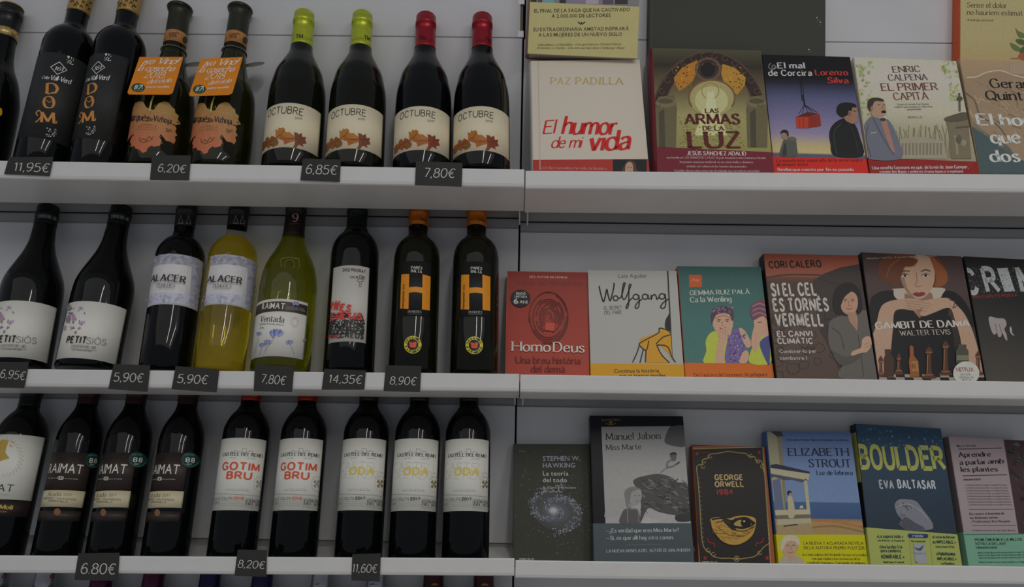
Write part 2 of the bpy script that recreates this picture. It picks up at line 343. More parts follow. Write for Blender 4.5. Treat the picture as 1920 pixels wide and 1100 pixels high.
# dark rails behind each shelf, uprights with slots, wall panels
def wx(px_, py_): return hit(px_, py_, (0, DW, 0), NL)
wall = empty('wall_back', Matrix.Translation((0, DW+.01, 0))); wall['kind'] = 'structure'
def wbox(name, x0, x1, y0, y1, z0, z1, mt, par=wall, **k): return box(name, (x0, x1, y0-DW-.01, y1-DW-.01, z0, z1), mt, par, **k)
jx = [(978.7, 200), (971.5, 560), (965, 900), (962, 1090)]
def jxz(z):
    P = [wx(*q) for q in jx]; P.sort(key=lambda p: p.z)
    if z <= P[0].z: a, b = P[0], P[1]
    elif z >= P[-1].z: a, b = P[-2], P[-1]
    else:
        for a, b in zip(P, P[1:]):
            if a.z <= z <= b.z: break
    return a.x+(b.x-a.x)*(z-a.z)/(b.z-a.z)
def panel(x0f, x1f, z0, z1, m=M_wall, th=.012, g=.0007):
    xa0, xa1, xb0, xb1 = x0f(z0), x1f(z0), x0f(z1), x1f(z1); y0 = -.01; y1 = y0+th
    v = [(xa0, y0, z0), (xa1, y0, z0), (xa1, y1, z0), (xa0, y1, z0), (xb0, y0, z1), (xb1, y0, z1), (xb1, y1, z1), (xb0, y1, z1)]
    o = mk('panel', v, [(0, 3, 2, 1), (4, 5, 6, 7), (0, 1, 5, 4), (1, 2, 6, 5), (2, 3, 7, 6), (3, 0, 4, 7)], m, wall)
    md = o.modifiers.new('bevel', 'BEVEL'); md.width = .0008; md.segments = 1; return o
GAPW = .0016
zs = {1: (wx(900, 70).z, wx(1600, 79).z)}
railz = {1: (wx(900, 427.5).z, wx(1500, 442).z), 2: (wx(800, 762-4).z, wx(1500, 770).z), 3: (ROW[3, 'L'][1].z-.0725, ROW[3, 'R'][0].z-.0725), 4: (ROW[4, 'L'][1].z-.07, ROW[4, 'R'][0].z-.07)}
for si, side in enumerate('LR'):
    xl = (lambda z: -1.05) if side == 'L' else (lambda z: jxz(z)+GAPW)
    xr = (lambda z: jxz(z)-GAPW) if side == 'L' else (lambda z: 1.05)
    zj = zs[1][si]; r1, r2, r3, r4 = (railz[i][si] for i in (1, 2, 3, 4)); H = .038
    up_l = xl if side == 'L' else (lambda z: jxz(z)+.0035); up_r = xr if side == 'R' else (lambda z: jxz(z)-.0055)
    panel(up_l, up_r, zj+.0006, CAM.z+.75, m=M_wall)
    panel(xl, xr, r1+H, zj-.0006)
    panel(xl, xr, r2+H, r1); panel(xl, xr, r3+H, r2); panel(xl, xr, r4+H, r3); panel(xl, xr, .02, r4)
    for rr in (r1, r2, r3, r4):
        nx0, nx1 = xl(rr), xr(rr)
        nm = wbox('rear_rail', nx0, nx1, DW+.004, DW+.016, rr-.004, rr+H+.004, M_rail)
        wbox('rail_groove', nx0, nx1, DW+.0025, DW+.0045, rr+.0165, rr+.0185, M_gap)
# upright post between the bays, with the open slot at the top
uz0, uz1 = .02, CAM.z+.75
up = mk('upright', *boxvf(-.012, .03, .008, .035, .02, CAM.z+.75), M_gap, wall)
s0, s1 = wx(977, 58), wx(977, 8)
wbox('upright_face', s0.x-.0052, s0.x+.0052, DW-.0006, DW+.006, s1.z, CAM.z+.75, M_up)
wbox('upright_face', s0.x-.0052, s0.x+.0045, DW-.0006, DW+.006, wx(977, 70).z, s0.z, M_up)
wbox('slot_hook', s0.x-.0044, s0.x+.003, DW+.003, DW+.008, s0.z+.001, s1.z-.001, M_brass)
fl = box('floor', (-3, 3, -4, DW+.03, -.02, 0), mat('floor_tiles', (.52, .48, .44), .35, noise=(.06, 6))); fl['kind'] = 'structure'

# ------------------------------------------------------------------ wine bottles
GL_black = mat('dark_bottle_glass', (.0025, .003, .003), .045, spec=.33)
GL_olive = mat('dark_olive_bottle_glass', (.007, .0075, .003), .05, spec=.35)
GL_viz = mat('brown_green_glass', (.055, .055, .008), .03, trans=.85, ior=1.38)
GL_green = mat('olive_green_glass', (.36, .38, .02), .02, trans=.93, ior=1.38)
GL_wine = mat('white_wine_in_clear_glass', (.93, .74, .05), .02, trans=.93, ior=1.36)
GL_clear = mat('clear_glass', (.85, .88, .80), .02, trans=1, ior=1.15)
def foil(name, col, rough=.35, metal=.55): return mat(name, col, rough, metal, noise=(.1, 160))
def revolve(name, prof, m, parent, seg=56, mi=None, cap=True, y0=0, x0=0):
    V = []; Fs = []
    for v, r in prof:
        for k in range(seg): a = 2*math.pi*k/seg; V.append((x0+r*math.sin(a), y0-r*math.cos(a), v))
    for j in range(len(prof)-1):
        for k in range(seg): a = j*seg+k; b = j*seg+(k+1) % seg; Fs.append((a, b, b+seg, a+seg))
    if cap: Fs.append(tuple(range(seg))[::-1]); Fs.append(tuple(range((len(prof)-1)*seg, len(prof)*seg)))
    mi_ = None
    if mi: mi_ = [mi(prof[j][0]) for j in range(len(prof)-1) for k in range(seg)]+([0, mi(prof[-1][0])] if cap else [])
    o = mk(name, V, Fs, m, parent, True, mi_)
    return o
def smoothprof(p, n=4):
    q = crom(p, n); return [(max(0, a), max(.0005, b)) for a, b in q]
class Bottle: pass
def solve_bottle(row, ab, at, r, L, rn=.0155, spin=0, topv=None):
    al = min(AL, math.asin(min(.99, (.163-.0146-.005-r)/L))); e0 = max(.005, .163-.0146-L*math.sin(al)-r)
    n = Vector((0, math.cos(al), -math.sin(al))); solve_bottle.n = n
    x = hit(*ab, (0, DL+e0+r, CAM.z), NL).x
    zb = zlip(row, x)+tz(e0+2*r*math.cos(al), row)+r*math.sin(al)+.0012; solve_bottle.d = (-SH-tz(e0+2*r*math.cos(al), row))/math.cos(al)
    P = Vector((0, DL+e0+r, zb)); A = hit(*ab, P, n); T = hit(*at, P, n); d = (T-A).normalized(); base = A-d*((A.z-zb)/d.z)
    yv = Vector((0, 1, 0)); yv = (yv-d*yv.dot(d)).normalized(); xv = yv.cross(d)
    M = Matrix((xv, yv, d)).transposed().to_4x4(); M.translation = base
    M = M @ Matrix.Rotation(spin, 4, 'Z'); return M
LMAX = {1: 9, 2: .2955, 3: .2775, 4: .274}
class B_:
    def __init__(s, row, ab, at, r, L, prof, glass, name='wine_bottle', capv=None, capm=None, mi=None, rn=.0155, flare=None, spin=0):
        pxL = L == 0; L = L or .31
        for _ in range(5):
            if not pxL: break
            M_ = solve_bottle(row, ab, at, r, L, rn, spin); L = min((hit(*at, M_.translation, solve_bottle.n)-M_.translation).dot(M_.col[2].to_3d()), LMAX[row])
        s.ab, s.at, s.r, s.L = ab, at, r, L; s.M = solve_bottle(row, ab, at, r, L, rn, spin); s.n = solve_bottle.n; s.root = empty(name, s.M)
        s.d = solve_bottle.d; prof = [((hit(s.ax(v), v, s.M.translation, s.n)-s.M.translation).dot(s.M.col[2].to_3d()) if v > 1 else v+s.d, q) for v, q in prof]; s.L = L = L if pxL else LMAX[row] if row > 1 else L+s.d; s.rn = rn
        pts = [(.0, r*.86), (.0015, r*.955), (.006, r)]+[(prof[0][0]*k/3, r) for k in (1, 2)]+smoothprof(prof)
        nv, nr = prof[-1]
        pts += [(nv+(L-.022-nv)*k/3, nr+(rn-nr)*k/3) for k in (1, 2, 3)]
        if flare: pts += [(L-.012, rn), (L-.006, flare*.93), (L-.003, flare), (L-.0005, flare*.95)]
        else: pts += [(L-.0215, rn+.0009), (L-.014, rn+.0009), (L-.0135, rn), (L-.003, rn), (L-.0008, rn-.001), (L, rn-.003)]
        s.prof = pts
        s.body = revolve('glass_body', pts, glass, s.root, mi=mi)
        if capv is not None: s.cap = s.sleeve('capsule', capv, L+.0004-s.d, capm)
    def rad(s, v):
        p = s.prof
        for (a, ra), (b, rb) in zip(p, p[1:]):
            if a <= v <= b: return ra+(rb-ra)*(v-a)/max(1e-6, b-a)
        return p[-1][1]
    def sleeve(s, name, v0, v1, m, off=.0004, parent=None, a0=None, a1=None):
        v0 = s.v(v0, s.rn+.0004) if v0 > 1 else v0+s.d; v1 = s.v(v1, s.rn+.0004) if v1 > 1 else min(v1+s.d, s.L+.0004)
        vs_ = sorted({v0, v1}|{v for v, r in s.prof if v0 < v < v1}); pr = [(v0, s.rad(v0)-.0003)]+[(v, s.rad(min(v, s.L))+off) for v in vs_]
        top = v1 >= s.L
        if top: pr += [(v1, .001)]
        else: pr += [(v1, s.rad(v1)-.0003)]
        return revolve(name, pr, m, parent or s.root, cap=False)
    def ax(s, y): t = (y-s.ab[1])/(s.at[1]-s.ab[1]); return s.ab[0]+t*(s.at[0]-s.ab[0])
    def surf(s, r=None, crop=None, clip=True):
        S = Surf(s.M); S.cyl = (r or s.r); S.base = .0004
        if clip and r is None and getattr(s, 'cb', None): S.clip = tuple(s.cb)
        if crop: S.crop = CR[crop]
        return S
    def v(s, y, r=None): return s.surf(r).uv(s.ax(y), y)[1]
    def label(s, y0, y1, a0, a1, m, name='label', off=.00025, parent=None, r=None, edges=None):
        S = s.surf(r); v1, v0 = s.v(y0, r), s.v(y1, r)
        if isinstance(a0, tuple): a0 = S.uv(*a0)[0]/S.cyl
        if isinstance(a1, tuple): a1 = S.uv(*a1)[0]/S.cyl
        n = 30; V = []; R = S.cyl+off
        for v in (v0, v1):
            for k in range(n+1): a = a0+(a1-a0)*k/n; V.append((R*math.sin(a), -R*math.cos(a), v))
        for v in (v0, v1):
            for k in range(n+1): a = a0+(a1-a0)*k/n; q = R-off*.9; V.append((q*math.sin(a), -q*math.cos(a), v))
        N = n+1; Fs = [(k, k+1, N+k+1, N+k) for k in range(n)]
        Fs += [(N+k, N+k+1, 3*N+k+1, 3*N+k) for k in range(n)]+[(k+1, k, 2*N+k, 2*N+k+1) for k in range(n)]+[(0, N, 3*N, 2*N), (n, 2*N+n, 3*N+n, N+n)]
        o = mk(name, V, Fs, m, parent or s.root, False); sm = [i < n for i in range(len(Fs))]; o.data.polygons.foreach_set('use_smooth', sm)
        s.la = (a0*S.cyl, a1*S.cyl); q = (a0*S.cyl+.0003, v0+.0003, a1*S.cyl-.0003, v1-.0003)
        if r is None: s.cb = q if not getattr(s, 'cb', None) else (min(q[0], s.cb[0]), min(q[1], s.cb[1]), max(q[2], s.cb[2]), max(q[3], s.cb[3]))
        return o
def copy_tree(o, parent=None):
    q = o.copy(); COL.objects.link(q); q.parent = parent
    for ch in list(o.children): copy_tree(ch, q)
    return q
GW = 'wine bottles shown on the left shelves'
def again(b, row, ab, at, label, spin=0, L=None):
    q = copy_tree(b.root); q.matrix_world = solve_bottle(row, ab, at, b.r, b.L, spin=spin); tag(q, label); return q

# --- top row: black bottle with gold neck band, partly out of frame
PF_bord = lambda r: [(.185, r), (.200, r*.965), (.212, r*.82), (.220, r*.62), (.228, .0185), (.238, .016)]
PF_burg = [(.135, .0445), (.155, .0435), (.175, .0405), (.192, .0360), (.210, .0278), (.2305, .0195), (.2525, .0162)]
m_blackcap = foil('black_capsule_foil', (.012, .012, .012), .3, .2)
m_gold = mat('gold_foil', (.62, .45, .16), .35, .7, noise=(.5, 300))
m_goldp = mat('gold_printed_paper', (.45, .27, .075), .45, .3, noise=(.25, 250))
b = B_(1, (-42, 300), (22, 14), .0405, 0, [(230, .0405), (200, .0400), (180, .0380), (152, .0320), (130, .0235), (110, .0190), (83, .0172)], GL_black, capv=67, capm=m_blackcap, rn=.0172)
b.sleeve('neck_band', 64, 50, m_gold, .0008); b.sleeve('capsule_rim', b.L-.0035-b.d, b.L-b.d, m_goldp, .0012)
S = b.surf(crop=13); S.ell(2, 610, 14, 30, c(150, 110, 20)); S.build('gold_seal', b.root, INKG)
tag(b.root, 'black wine bottle with gold neck band, cut by the left edge, top row', 'bottle', GW)

# --- two black bottles with black labels and gold neck paper
m_dlab = mat('black_textured_label', (.022, .022, .020), .62, bump=.4, noise=(.15, 120))
b = B_(1, (81, 300), (148, 20), .0385, .37, [(104, .0385), (92, .0380), (82, .0362), (72, .0320), (64, .0262), (58, .0200), (50, .0165)], GL_black, rn=.0163)
b.sleeve('neck_paper', 18, .39, m_goldp, .0005)
S = b.surf(.0167, 1); S.base = .0012
for x, y in ((395, 8), (420, 20), (450, 12), (470, 30), (488, 18), (408, 30), (440, 36), (480, 50)): S.ln([(x-8, y+5), (x, y-7), (x+6, y+6)], 4, (.03, .02, .01), True)
S.build('neck_paper_flourish', b.root)
lab = b.label(104, 262, -1.35, 1.5, m_dlab)
S = b.surf(crop=13); W_ = c(150, 150, 146)
S.ln([(388, 268), (455, 230), (511, 294), (437, 325), (388, 268)], 5, W_); S.t('161', 415, 290, 487, 302, 28, W_, 'ital')
S.t('Celler', 318, 358, 382, 364, 22, W_, 'script'); S.t('Vall-Verd', 384, 366, 545, 404, 36, W_, 'scriptb')
gd = c(138, 92, 42)
S.t('D', 360, 470, 450, 478, 78, gd, 'didot'); S.ln([(345, 462), (372, 474), (405, 462), (430, 470)], 7, gd, True); S.ln([(362, 410), (376, 396), (410, 392)], 6, gd, True)
S.t('O', 335, 580, 424, 585, 86, gd, 'didot'); S.ln([(352, 520), (378, 538), (402, 520), (398, 505)], 5, gd, True)
S.t('M', 318, 690, 425, 700, 78, gd, 'didot'); S.ln([(272, 690), (300, 668), (318, 632), (300, 600), (278, 622), (292, 640)], 9, gd, True); S.ln([(415, 696), (428, 698), (434, 680)], 7, gd, True)
S.speck(30, 510, 185, 560, 250, 5, [W_], 3); S.speck(36, 350, 735, 430, 800, 5, [W_], 5)
S.build('label_print', lab)
tag(b.root, 'black wine bottle with gold letters DOM down its black label, left one of two', 'bottle', GW)
again(b, 1, (183, 300), (241, 20), 'black wine bottle with gold letters DOM, right of its twin beside the orange tags', -.54)

# --- two green bottles with orange hang tags and a vine leaf label
m_nb = mat('orange_brown_neck_label', (.50, .22, .06), .5, noise=(.1, 60)); m_tag = mat('orange_card', (.85, .27, .004), .5, noise=(.04, 40))
m_dcap = foil('dark_green_capsule', (.018, .02, .006), .4, .1)
b = B_(1, (296, 300), (338, 15), .0445, 0, [(255, .0445), (192, .0418), (168, .0370), (151, .0297), (132, .0235), (107, .0190), (90, .0165)], GL_viz, rn=.0158, flare=.0205)
cap = b.sleeve('capsule', 79, b.L-.0075-b.d, m_dcap, .0005)
nb = b.sleeve('neck_label', 77, 56, m_nb, .0010)
S = b.surf(.0165, 14); S.base = .0014; S.t('Cosecha', 358, 22, 432, 22, 17, (.05, .02, .01), 'ital'); S.t('2018', 356, 44, 412, 44, 20, (.06, .02, .01), 'serif'); S.ell(472, 62, 18, 26, (.03, .03, .02)); S.build('neck_label_print', nb)
# neck hanger: a small card sheet hooked over the neck
T = empty('hang_tag_plane', b.M); bpy.data.objects.remove(T)
TM = b.M @ Matrix.Translation((0, -.0482, .14)) @ Matrix.Rotation(math.radians(-14.5), 4, 'X')
S = Surf(TM); S.crop = CR[14]; S.base = .0006
q = [S.uv(*p) for p in ((130, 192), (463, 192), (455, 225), (384, 462), (372, 474), (352, 480), (50, 478), (38, 468), (40, 455))]
tg = mk('hang_tag', [(u, 0, v) for u, v in q]+[(u, -.0005, v) for u, v in q], [tuple(range(9)), tuple(range(9, 18))[::-1]]+[(i, (i+1) % 9, 9+(i+1) % 9, 9+i) for i in range(9)], m_tag, b.root)
tg.matrix_local = b.M.inverted() @ TM; tg['label'] = 'orange card neck tag'
W2 = c(165, 160, 150)
S.t('¡ya Vino!', 152, 248, 430, 248, 44, W2, 'script'); S.t('la cosecha', 112, 298, 396, 302, 40, W2, 'script'); S.t('2018', 160, 352, 316, 354, 46, W2, 'hand'); S.t('disfrútala', 188, 398, 376, 384, 30, W2, 'script')
S.ell(120, 428, 52, 34, c(22, 48, 30)); S.t('87', 84, 440, 144, 440, 34, W2, 'bold'); S.ln([(152, 414), (150, 442)], 4, W2); S.t('····', 92, 458, 146, 458, 16, W2, 'heavy'); S.t('cuatro estrellas', 182, 430, 356, 428, 14, W2, 'heavy')
S.t('guía de vinos en portada y tienda', 190, 444, 350, 442, 7, c(190, 120, 60), 'thin')
S.build('hang_tag_print', tg)
hk = b.sleeve('hang_tag_collar', .2225, .2232, mat('grey_card_back', (.20, .18, .16), .6), .0022)
dsk = revolve('hang_tag_back_disc', [(0, .001), (0, .0165), (.0006, .0165), (.0006, .001)], mat('grey_card_back', (.16, .14, .12), .6), b.root, cap=False)
dp = hit(364, 121, b.M @ Vector((0, .012, .2)), ND); dsk.matrix_local = b.M.inverted() @ (Matrix.Translation(dp) @ b.M.to_3x3().to_4x4() @ Matrix.Rotation(math.radians(48), 4, 'X'))
# leaf label
S = b.surf(crop=14); S.base = .0003
leaf = [(212, 590), (180, 575), (160, 535), (130, 530), (95, 545), (88, 562), (62, 590), (68, 620), (44, 660), (52, 680), (36, 735), (42, 760), (28, 800), (26, 842), (48, 818), (62, 800), (82, 770), (72, 800), (58, 835), (66, 860), (58, 880), (90, 872), (100, 892), (130, 900), (152, 925), (182, 915), (190, 890), (220, 868), (240, 878), (285, 868), (298, 830), (278, 800), (292, 780), (308, 800), (330, 832), (362, 838), (390, 856), (404, 830), (398, 800), (416, 790), (400, 760), (410, 740), (398, 712), (442, 704), (420, 668), (428, 640), (402, 618), (398, 590), (378, 575), (350, 538), (318, 530), (276, 545), (252, 575), (240, 596)]
cy = lambda x, y: tuple(a*(1-t_)+b_*t_ for a, b_ in zip(c(122, 98, 56), c(138, 76, 50)) for t_ in [min(1, max(0, (y-560)/330+(260-x)/700))])
S.pg(leaf, [cy(*p) for p in leaf])
for e in ((80, 640), (100, 560), (330, 560), (420, 660), (380, 820), (160, 900), (60, 800)): S.ln([(210, 605), ((210+e[0])/2+8, (605+e[1])/2), e], 3, c(120, 92, 45), True)
rd = random.Random(6)
for i in range(46):
    a = rd.uniform(0, 6.28); q = rd.uniform(30, 190); x, y = 215+q*math.cos(a), 680+q*1.1*math.sin(a)
    if 75 < x < 395 and 560 < y < 860: S.ln([(x, y), (x+rd.uniform(-14, 14), y+rd.uniform(4, 16))], 2, rd.choice([c(105, 66, 36), c(150, 112, 64), c(118, 84, 40)]), nl=i % 12 == 0)
for (x, y) in ((80, 790), (292, 800), (70, 600), (420, 690), (300, 850)): S.ell(x, y, 10, 6, c(70, 44, 26), .6, 8, nl=False)
S.ln([(238, 488), (222, 530), (212, 575), (208, 605)], 13, c(130, 125, 62), True)
lf = S.build('leaf_label', b.root, label='vine leaf shaped label in yellow and red')
S = b.surf(crop=14); S.base = .0006
S.t('Marqués', 62, 692, 196, 684, 38, INKB, 'serifb'); S.t('de', 194, 683, 234, 682, 30, INKB, 'serif'); S.t('Vizhoja', 236, 682, 372, 706, 44, INKB, 'serifb')
S.ln([(44, 704), (56, 698)], 6, INKB); S.ln([(380, 708), (400, 712)], 6, INKB)
for i, (a, d) in enumerate(((150, 222), (118, 262), (120, 258), (118, 262))): S.t('vino blanco elaborado en casa', a, 712+i*14, d, 712+i*14, 7, (.1, .05, .03), 'thin')
S.t('Spri', 328, 762, 380, 766, 26, (.12, .07, .03), 'ital'); S.ln([(130, 805), (138, 840), (160, 815), (180, 830), (205, 800), (220, 815), (238, 798)], 3, (.05, .03, .03), True); S.ln([(150, 845), (190, 838), (228, 820)], 2.5, (.05, .03, .03), True)
S.build('leaf_label_print', lf)
tag(b.root, 'green wine bottle with slanted orange tag and vine leaf label, left of two', 'bottle', GW)
again(b, 1, (412, 300), (450.5, 18), 'green wine bottle with orange tag and leaf label, beside the lime capped bottles', -.1)

# --- four bottles with cream autumn leaf labels
m_cream = mat('cream_label_paper', c(157, 147, 124), .55, noise=(.02, 60)); m_lime = foil('lime_capsule', (.50, .56, .035), .32, .45); m_red = foil('red_capsule', (.34, .012, .022), .3, .45)
def oct_art(b, l, crop, oct_xy, leafdx, leafdy, red):
    S = b.surf(crop=crop); (xa, ya, xb_, yb_) = oct_xy
    S.t('OCTUBRE', xa, ya, xb_, yb_, 62, INKB, 'line', .06); S.t('2019', xb_-80, yb_+30, xb_-8, yb_+38, 20, c(60, 56, 50), 'line')
    X = lambda pts: [(x+leafdx, y+leafdy) for x, y in pts]
    o1, o2, o3 = (c(125, 82, 30), c(98, 58, 26), c(84, 44, 24)) if not red else (c(122, 76, 26), c(104, 54, 24), c(90, 38, 22))
    S.pg(X([(58, 745), (52, 690), (70, 650), (100, 630), (105, 600), (130, 585), (140, 610), (165, 575), (195, 590), (215, 600), (235, 640), (225, 670), (180, 695), (150, 680), (140, 705), (100, 690), (85, 720)]), o2)
    S.pg(X([(205, 545), (200, 510), (230, 520), (235, 492), (262, 500), (275, 488), (298, 505), (300, 535), (325, 540), (345, 538), (372, 560), (395, 575), (400, 600), (420, 625), (370, 640), (320, 655), (290, 670), (285, 620), (250, 615), (210, 600), (205, 575)]), o1)
    S.pg(X([(395, 555), (390, 540), (425, 545), (440, 562), (470, 548), (478, 590), (515, 590), (505, 620), (520, 655), (480, 660), (490, 690), (440, 668), (410, 705), (375, 705), (400, 660), (400, 610)]), o3)
    S.pg(X([(240, 560), (280, 575), (300, 600), (380, 590), (410, 620), (360, 630), (300, 665), (280, 625), (250, 610)]), c(118, 64, 30))
    for a, d_ in (((60, 740), (110, 650)), ((110, 650), (190, 600)), ((215, 590), (290, 520)), ((290, 600), (400, 600)), ((400, 600), (500, 600)), ((430, 650), (460, 570)), ((150, 670), (200, 620))): S.ln(X([a, ((a[0]+d_[0])/2+8, (a[1]+d_[1])/2+6), d_]), 5, c(70, 38, 18), True)
    S.blob(X([(165, 640), (185, 625), (200, 650), (180, 675)]), c(78, 70, 30)); S.t('D.O. Costers', 640+leafdx*1.0 if leafdx == 0 else 640+leafdx, 800, 650+leafdx, 690, 14, INKB, 'thin')
    S.build('label_print', l)
    S = b.surf(.0168, 2); S.base = .0008; return S
for i, (ab, at, cm, gl, crop, oxy, ld, lbl, t_) in enumerate((
    ((547, 310), (571, 26), m_lime, GL_olive, 15, (125, 388, 482, 372), (0, 0), 'white wine bottle with lime green capsule and autumn leaf label, left of two', 'TM'),
    ((665, 312), (680, 28), m_lime, GL_olive, 15, (780, 408, 1130, 380), (660, 10), 'white wine bottle with lime green capsule, right one beside the red capsules', 'TM'),
    ((791, 315), (799, 31), m_red, GL_black, 16, (112, 412, 472, 400), (0, 22), 'red wine bottle with red capsule and autumn leaf label, left one of two', 'TM'),
    ((902, 316), (904.5, 32), m_red, GL_black, 16, (715, 432, 1072, 402), (608, 28), 'red wine bottle with red capsule, rightmost bottle of the top row', 'TM'))):
    o_ = at[1]-32; b = B_(1, ab, at, .0445, 0, [(208+o_, .0445), (182+o_, .0435), (163+o_, .0403), (146+o_, .0365), (127+o_, .0278), (109+o_, .0197), (90+o_, .0164)], gl, capv=(79, 82, 84, 84)[i], capm=cm, rn=.0160)
    l = b.label((194, 196, 199, 199)[i], (277, 279, 281, 282)[i], -1.3, 1.33, m_cream)
    oct_art(b, l, crop, oxy, ld[0], ld[1], i > 1)
    S = b.surf(.0164); S.base = .0009; yy = 72+i*1.6; xx = b.ax(yy); k = (.06, .06, .01) if i < 2 else (.08, .003, .006)
    S.t(t_, xx-(12 if i in (0, 2) else -6), yy, xx+(1 if i in (0, 2) else 16), yy+(0 if i in (0, 2) else 4), 7, k, 'serifb'); S.t('viticultors', xx+(6 if i in (0, 2) else -15), yy+(1 if i in (0, 2) else 4), xx+(17 if i in (0, 2) else 4), yy+(6 if i in (0, 2) else 0), 3, k, 'thin')
    S.build('capsule_print', b.cap)
    tag(b.root, lbl, 'bottle', GW)

# --- middle row: two black burgundy bottles with white labels of purple petals
m_wlab = mat('white_label_paper', c(160, 154, 146), .5, noise=(.015, 60)); m_cap2 = foil('matte_black_foil', (.004, .006, .005), .45, .1)
b = B_(2, (164, 690), (229, 388), .0443, 0, [(560, .0443), (538, .0432), (520, .0392), (500, .0320), (480, .0246), (465, .0205), (450, .0180), (422, .0163)], GL_black, capv=417, capm=m_cap2, rn=.0160)
l = b.label(567, 673, (127, 580), (236.5, 588), m_wlab)
S = b.surf(crop=5); rd = random.Random(4)
for i in range(46):
    a = rd.uniform(-1.4, 1.4); q = rd.uniform(5, 92); x, y = 372+q*math.cos(a), 652+1.05*q*math.sin(a)
    if x < 368 or y < 585 or y > 742: continue
    r_ = rd.uniform(4, 11); S.ell(x, y, r_*.42, r_, rd.choice([c(118, 92, 122), c(95, 82, 98), c(92, 88, 84), c(132, 112, 140)]), math.atan2(y-652, x-372)+rd.uniform(-.5, .5), 8)
for (x, y, rx, ry) in ((403, 655, 8, 20), (373, 663, 12, 17), (380, 598, 10, 16), (356, 708, 6, 15)): S.ell(x, y, rx, ry, rd.choice([c(100, 88, 96), c(128, 98, 118)]), .1)
S.t('PETIT', 366, 790, 464, 793, 32, INKB, 'block'); S.t('SIÓS', 470, 794, 571, 804, 32, c(50, 48, 46), 'thin')
S.t('COSTERS DEL SIÓ', 390, 815, 517, 824, 13, c(60, 56, 52), 'serif'); S.ln([(384, 823), (450, 828), (522, 832)], 1.5, c(70, 66, 60)); S.t('D.O. Costers del Segre', 396, 832, 498, 838, 10, c(60, 56, 52), 'line')
S.build('label_print', l)
S = b.surf(.0166); S.base = .0009; S.t('STERS DEL SIÓ', 209, 409, 240, 415, 5, c(120, 122, 118), 'serifb'); S.build('capsule_print', b.cap)
tag(b.root, 'black wine bottle with white petal label on the middle shelf, right one of two', 'bottle', GW)
again(b, 2, (33, 690), (92, 386), 'black wine bottle with white petal label, leftmost on the middle shelf', .08)

# --- red and white wine with silver grey framed labels
m_alab = mat('pearl_label_paper', c(150, 150, 150), .45, noise=(.015, 60)); PF_al = [(482, .0375), (470, .0350), (457, .0280), (450, .0215), (444, .0172), (437, .0157)]
def alacer(ab, at, glass, dx, dy, lbl, capm, mi=None, capv=421):
    b = B_(2, ab, at, .0375, .292, PF_al, glass, capv=capv, capm=capm, rn=.0155, mi=mi)
    l = b.label(477 if dx == 0 else 478, 571, (290+dx/2.894, 485), (381+dx/2.894+1, 492), m_alab)
    S = b.surf(crop=5); u0, u1 = b.la; fr = c(122, 122, 132)
    D = lambda x, y: (x+dx, y+dy)
    S.grad([(*D(1000, 582), c(138, 138, 148)), (*D(1000, 525), c(140, 140, 150))], u0=u0+.002, u1=u1-.002); S.grad([(*D(960, 360), fr), (*D(965, 306), c(118, 118, 126))], u0=u0+.002, u1=u1-.001)
    S.pg([D(1040, 372), D(1098, 352), D(1062, 610), D(1024, 594)], fr)
    S.grad([(*D(960, 518), c(152, 150, 148)), (*D(965, 364), c(148, 147, 146))], u0=u0+.0015, u1=u1*.5)
    rd = random.Random(9)
    for i in range(150):
        e = rd.random()
        if e < .45: x, y = D(rd.uniform(840, 1090), 0); y = rd.uniform(312, 356)+((x-dx-900)/200)**2*18+dy
        elif e < .7: x, y = D(rd.uniform(1042, 1085), rd.uniform(370, 590))
        else: x, y = D(rd.uniform(800, 1040), 0); y = rd.uniform(530, 572)+((x-dx-880)/190)**2*16+dy
        r_ = rd.uniform(4, 9); S.ring(x, y, r_, r_*.8, 1.6, rd.choice([c(148, 148, 156), c(98, 98, 118), c(105, 105, 112)]), rd.uniform(0, 180), rd.uniform(240, 420), 7)
    S.t('ALACER', 836+dx, 464+dy, 1000+dx, 472+dy, 32, INKB, 'serifb'); S.t('PENEDÈS', 862+dx, 489+dy, 950+dx, 491+dy, 15, c(58, 56, 54), 'serif'); S.ln([D(862, 494), D(948, 497)], 1.4, c(60, 60, 60)); S.t('denominació', 876+dx, 500+dy, 936+dx, 501+dy, 5, c(80, 80, 80), 'thin')
    S.build('label_print', l)
    S = b.surf(.0159, 5); S.base = .0008; g = c(82, 84, 84); ox = dx*1.0
    for k in (978, 1018) if dx == 0 else (978-6, 1012-6): S.ln([(k+ox-8, 142), (k+ox+4, 98), (k+ox+16, 144)], 5, g); S.ln([(k+ox-8, 142), (k+ox+16, 144)], 6, g)
    S.build('capsule_print', b.cap)
    tag(b.root, lbl, 'bottle', GW); return b
m_cap3 = foil('charcoal_capsule', (.03, .03, .03), .4, .3)
alacer((310, 690), (352, 384), GL_black, 0, 0, 'dark red wine bottle with silver framed white label, left of the yellow white wine', m_cap3)
alacer((411, 690), (450, 384), [GL_wine, GL_clear], 304, 4, 'clear bottle of yellow white wine with white label on the middle shelf', m_cap3, lambda v: 0 if v < .2265 else 1, 420)

